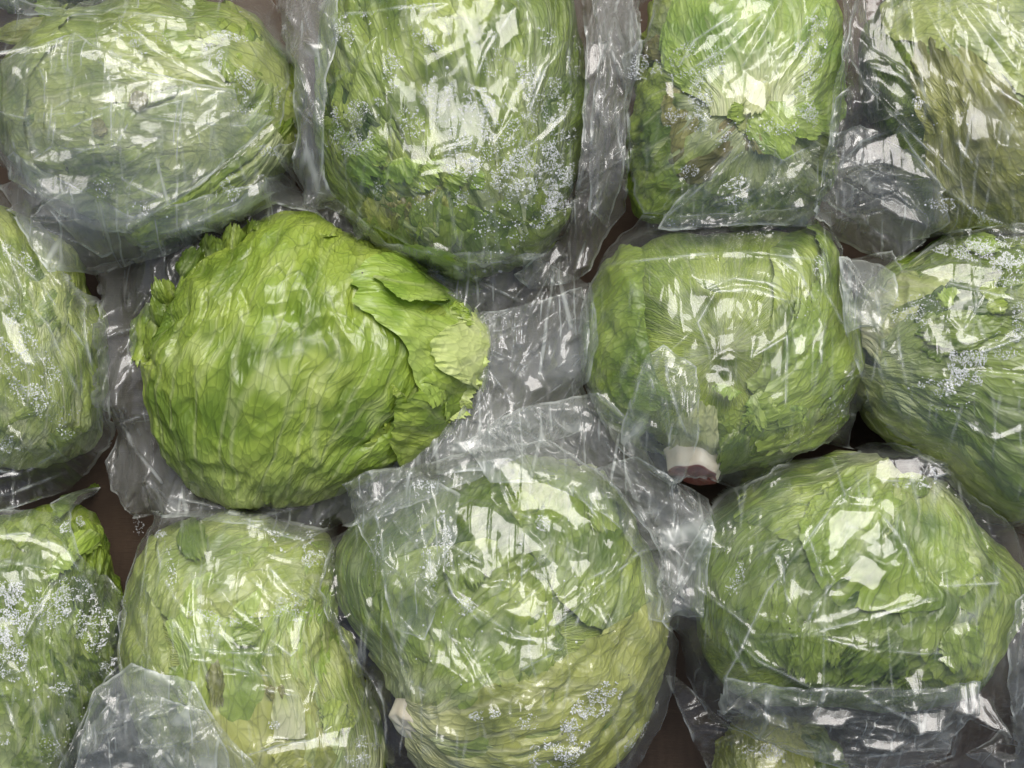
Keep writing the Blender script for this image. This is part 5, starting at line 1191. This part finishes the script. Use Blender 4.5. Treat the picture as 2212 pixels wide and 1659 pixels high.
b = bag('K', 'crackling clear bag with large silvery glare patches over the yellow-ribbed lettuce, bottom centre', (1110, 1370))
sheet(b, c7([(195, 205), (320, 130), (560, 115), (860, 30), (1250, -30), (1500, 130), (1610, 230), (1800, 460), (1835, 620), (1810, 850), (1885, 960), (1865, 1200), (1795, 1400), (1660, 1600), (1560, 1860), (600, 1860), (480, 1600), (300, 1200), (110, 850), (75, 700), (165, 470), (270, 390)]), FILM[1], 111, edge_z=180,
      crumple=(18, 90, 1.6, -50), tight=.35, creases=12,
      ridges=R_(c7, [([(720, 370), (740, 500), (920, 610)], 1.3, .8), ([(250, 330), (480, 220)], 1.3, .8), ([(330, 180), (400, 480), (410, 700)], 1.4, .8), ([(590, 380), (640, 560), (660, 720)], 1.4, .8), ([(720, 370), (720, 650), (760, 770), (940, 950)], 1.5, .8), ([(760, 770), (1080, 980), (1330, 1030)], 1.4, .8),
                     ([(1070, 1170), (1340, 1030)], 1.5, .8), ([(1090, 680), (1270, 530)], 1.3, .8), ([(1400, 710), (1760, 520)], 1.6, .8), ([(1430, 780), (1700, 560)], 1.4, .8), ([(1200, 980), (1420, 820), (1370, 1000)], 1.3, .8), ([(120, 750), (200, 960), (450, 1380)], 1.7, .9), ([(400, 860), (500, 1100), (540, 1300)], 1, .8),
                     ([(920, 40), (1000, 180), (1060, 340), (1180, 380)], 1.5, .9), ([(1360, 210), (1500, 370), (1560, 470)], 1.4, .8), ([(510, 1130), (560, 1220), (650, 1280)], 1.2, .8)]),
      facets=[(c7([(750, 330), (850, 285), (960, 305), (1250, 522), (1200, 560), (1000, 590), (920, 612), (860, 480)]), 9), (c7([(925, 55), (1060, 40), (1180, 160), (1350, 235), (1400, 330), (1492, 400), (1500, 490), (1400, 435), (1280, 345), (1100, 350), (1040, 200)]), 9), (c7([(1335, 590), (1440, 568), (1485, 600), (1412, 705)]), 7),
              (c7([(895, 715), (1080, 700), (1060, 740), (920, 745)]), 6), (c7([(1000, 845), (1130, 800), (1250, 795), (1255, 880), (1080, 895)]), 5), (c7([(1140, 640), (1270, 590), (1325, 720), (1240, 790)]), 4), (c7([(1070, 965), (1335, 1030), (1080, 1172), (1100, 1020)]), 6), (c7([(498, 1130), (560, 1220), (655, 1280), (550, 1335), (525, 1240)]), 9),
              (c7([(325, 175), (385, 185), (395, 290), (360, 285)]), 6), (c7([(115, 745), (170, 630), (192, 700), (160, 760)]), 5), (c7([(620, 560), (680, 620), (670, 722), (600, 680)]), 6), (c7([(960, 950), (1100, 980), (1300, 970), (1280, 1010), (1080, 1010)]), 4), (c7([(1440, 780), (1560, 640), (1600, 560), (1620, 600), (1500, 740)]), 4), (c7([(300, 780), (360, 770), (350, 860), (310, 830)]), 5),
              (c7([(1200, 940), (1330, 800), (1420, 740), (1400, 830), (1260, 960)]), 3)])
sheet(b, c7([(200, 202), (340, 128), (560, 118), (800, 250), (770, 500), (640, 720), (700, 790), (620, 1000), (450, 950), (390, 650), (245, 330)]), FILM[2], 112, edge_z=330, crumple=(12, 60, 2.2, -75), tight=1, creases=12, gap=8,
      facets=[(c7([(560, 290), (580, 300), (640, 540), (610, 520)]), 5), (c7([(330, 175), (390, 185), (400, 300), (360, 285)]), 5), (c7([(420, 470), (450, 520), (500, 660), (440, 600)]), 3)])
sheet(b, c7([(1480, 130), (1700, 60), (1850, 150), (2018, 250), (2040, 880), (1862, 915), (1800, 700), (1830, 600), (1750, 430), (1600, 250)]), FILM[3], 113, edge_z=260, crumple=(11, 64, 1.8, -50), tight=1, creases=16, glints=30, top=420)
drops(b, [(q7(620, 190), 40, 16, 0, 200, 1.7), (q7(720, 480), 14, 60, 10, 240, 1.7), (q7(560, 200), 40, 30, 0, 60, 2.2), (q7(320, 380), 26, 10, 0, 120, 1.6), (q7(820, 570), 14, 12, 0, 90, 1.6), (q7(820, 830), 20, 20, 0, 120, 1.7), (q7(1500, 1320), 60, 34, 30, 900, 1.8), (q7(1380, 1440), 40, 30, 30, 460, 1.8),
          (q7(1340, 1560), 50, 50, 20, 620, 2.1), (q7(920, 1390), 34, 12, 10, 220, 1.6), (q7(1150, 1420), 30, 18, 0, 150, 1.6), (q7(1240, 400), 24, 20, 0, 130, 1.6), (q7(1700, 1500), 40, 12, 45, 200, 1.6), (q7(1180, 1600), 16, 26, 0, 140, 1.7), (q7(900, 700), 250, 220, 0, 90, 2.6), (q7(640, 640), 20, 60, 0, 160, 1.6), (q7(360, 560), 14, 50, 0, 100, 1.5)], 114)

b = bag('L', 'slack clear bag with glassy creases over the stub-topped lettuce, bottom right', (1850, 1260))
sheet(b, c8([(150, 1200), (260, 1230), (420, 1390), (700, 1530), (1000, 1600), (1500, 1560), (1750, 1400), (2100, 1500), (2100, 1900), (330, 1900), (350, 1650), (230, 1400)]), FILM[1], 121, edge_z=160, crumple=(14, 90, 2, 10), tight=.8, glints=24, creases=16)
sheet(b, c8([(130, 945), (180, 800), (265, 560), (355, 400), (480, 285), (700, 165), (1000, 75), (1270, 45), (1400, 90), (1530, 165), (1640, 300), (1800, 480), (1960, 620), (2060, 800), (2060, 1500), (1700, 1470), (1600, 1600), (1450, 1670), (1000, 1640), (720, 1545), (500, 1480), (365, 1420), (220, 1150), (190, 950)]),
      FILM[1], 122, edge_z=190, crumple=(10, 110, 1.8, 20), tight=.35, creases=10,
      ridges=R_(c8, [([(1270, 60), (980, 340), (650, 780), (440, 1200), (400, 1390), (370, 1600)], 1.8, .7), ([(820, 1000), (900, 980), (1200, 900), (1440, 820), (1500, 830)], 2, .9), ([(1190, 380), (1330, 560), (1430, 820)], 1.6, .8), ([(870, 1000), (1100, 1060), (1400, 1090), (1550, 1090)], 1.5, .8), ([(440, 960), (600, 1120), (870, 1260), (1100, 1260), (1500, 1260)], 2, .9),
                     ([(440, 960), (480, 1060), (560, 1200)], 1.2, .7), ([(670, 590), (720, 620), (740, 800), (780, 900)], 1.5, .7), ([(940, 660), (980, 740), (880, 860), (820, 990)], 1.5, .8), ([(1070, 1600), (1300, 1570), (1450, 1500), (1600, 1370)], 1.5, .7), ([(720, 1540), (1000, 1500), (1300, 1490)], 1.2, .8), ([(1100, 1280), (1450, 1450)], 1.3, .8),
                     ([(280, 740), (560, 960)], 1, .8), ([(840, 480), (930, 740)], 1, .7), ([(1270, 60), (1370, 160), (1420, 230)], 1.5, .7), ([(1180, 230), (1250, 240), (1420, 235)], 1.2, .7), ([(1500, 760), (1800, 740)], .8, .7)]),
      facets=[(c8([(940, 420), (1000, 370), (1100, 380), (1190, 370), (1180, 440), (1080, 520), (980, 640), (930, 650)]), 8), (c8([(1175, 130), (1240, 75), (1380, 175), (1425, 230), (1250, 245), (1190, 345), (1155, 260)]), 10), (c8([(1120, 600), (1200, 640), (1245, 700), (1180, 805), (1100, 760), (980, 730), (1060, 650)]), 6),
              (c8([(1195, 385), (1280, 500), (1400, 700), (1432, 822), (1340, 650), (1240, 480)]), 6), (c8([(855, 885), (920, 830), (972, 775), (900, 905)]), 7), (c8([(925, 980), (1100, 915), (1430, 815), (1500, 832), (1200, 925)]), 8), (c8([(885, 1010), (1050, 1045), (1200, 1080), (1265, 1135), (1150, 1095)]), 6),
              (c8([(1310, 1180), (1340, 1200), (1462, 1088), (1432, 1150), (1402, 1280), (1340, 1310)]), 7), (c8([(908, 1148), (932, 1242), (868, 1250)]), 6), (c8([(668, 590), (720, 600), (742, 800), (710, 760)]), 5), (c8([(548, 550), (580, 550), (570, 640), (545, 720)]), 5), (c8([(478, 888), (560, 940), (645, 1055), (560, 1000)]), 5),
              (c8([(1585, 1230), (1682, 1210), (1682, 1385), (1568, 1372)]), 6), (c8([(1098, 1290), (1132, 1278), (1142, 1335)]), 6), (c8([(1120, 1420), (1300, 1450), (1410, 1480), (1200, 1485)]), 5), (c8([(720, 900), (745, 910), (752, 950), (735, 940)]), 5), (c8([(860, 430), (880, 470), (820, 560), (815, 500)]), 4), (c8([(1020, 300), (1180, 320), (1190, 370), (1050, 340)]), 4),
              (c8([(1480, 1100), (1550, 1090), (1580, 1180), (1520, 1160)]), 5)])
sheet(b, c8([(430, 1195), (700, 1250), (1500, 1262), (1590, 1225), (1690, 1215), (1685, 1400), (1560, 1500), (1520, 1600), (1300, 1640), (1100, 1650), (720, 1550), (520, 1460), (400, 1385)]), FILM[3], 123, edge_z=240, crumple=(11, 84, 2.4, 10), tight=1, creases=16, glints=14, gap=10, top=470,
      ridges=R_(c8, [([(1070, 1600), (1300, 1570), (1450, 1500), (1600, 1370)], 1.5, .7), ([(1560, 1370), (1600, 1430), (1520, 1580)], 1.6, .7), ([(1110, 1290), (1440, 1450)], 1.5, .8)]),
      facets=[(c8([(1000, 1500), (1160, 1460), (1320, 1480), (1180, 1510)]), 6), (c8([(1585, 1235), (1680, 1215), (1682, 1385), (1570, 1372)]), 5), (c8([(1340, 1300), (1400, 1290), (1380, 1400), (1340, 1380)]), 6), (c8([(960, 1560), (1000, 1520), (1010, 1600), (950, 1620)]), 5), (c8([(1100, 1400), (1250, 1440), (1330, 1470), (1160, 1440)]), 6), (c8([(900, 1330), (1080, 1360), (1000, 1440), (820, 1420)]), 6), (c8([(1330, 1380), (1540, 1360), (1480, 1460), (1360, 1470)]), 6), (c8([(1100, 1490), (1330, 1500), (1260, 1560), (1100, 1550)]), 6), (c8([(720, 1300), (860, 1290), (960, 1320), (800, 1350)]), 5), (c8([(560, 1300), (640, 1360), (760, 1450), (640, 1420)]), 5)])
drops(b, [(q8(1450, 220), 20, 24, 0, 420, 1.5), (q8(1340, 262), 50, 7, 2, 160, 1.5), (q8(520, 690), 10, 24, 0, 90, 1.5), (q8(680, 1600), 30, 30, -20, 260, 1.6), (q8(560, 1580), 16, 16, 0, 90, 1.5), (q8(480, 760), 20, 20, 0, 60, 1.6)], 124)

b = bag('M', 'crinkled clear bag edge with a silver streak at the bottom right corner', (2260, 1430))
sheet(b, c8([(1832, 1000), (1880, 830), (1960, 750), (2200, 700), (2600, 700), (2600, 1800), (1950, 1800), (1850, 1700), (1700, 1640), (1620, 1570), (1850, 1570), (1860, 1450), (1830, 1250)]), FILM[2], 131, edge_z=240, crumple=(11, 64, 2, 80), tight=1, creases=20,
      facets=[(c8([(1890, 1060), (1915, 1040), (1925, 1200), (1895, 1160)]), 5), (c8([(1740, 1580), (1800, 1575), (1860, 1600), (1790, 1620)]), 5), (c8([(1850, 960), (1880, 920), (1900, 980), (1870, 1000)]), 5)])

b = bag('P', 'clear bag over the lettuce poking into the top right corner', (2260, -20))
sheet(b, c0([(2150, -160), (2300, -260), (2520, -120), (2480, 100), (2340, 150), (2212, 110), (2150, 30)]), FILM[0], 141, edge_z=340, crumple=(9, 80, 2, -50), tight=.5, creases=4)
b = bag('O', 'thin clear bag over the leafy edge of the lettuce at the top left corner', (120, -60))
sheet(b, c0([(-90, -180), (60, -250), (260, -230), (350, -80), (300, 20), (150, 40), (40, 36), (-80, 0)]), FILM[1], 151, edge_z=250, crumple=(10, 70, 2, 5), tight=.5, creases=6)
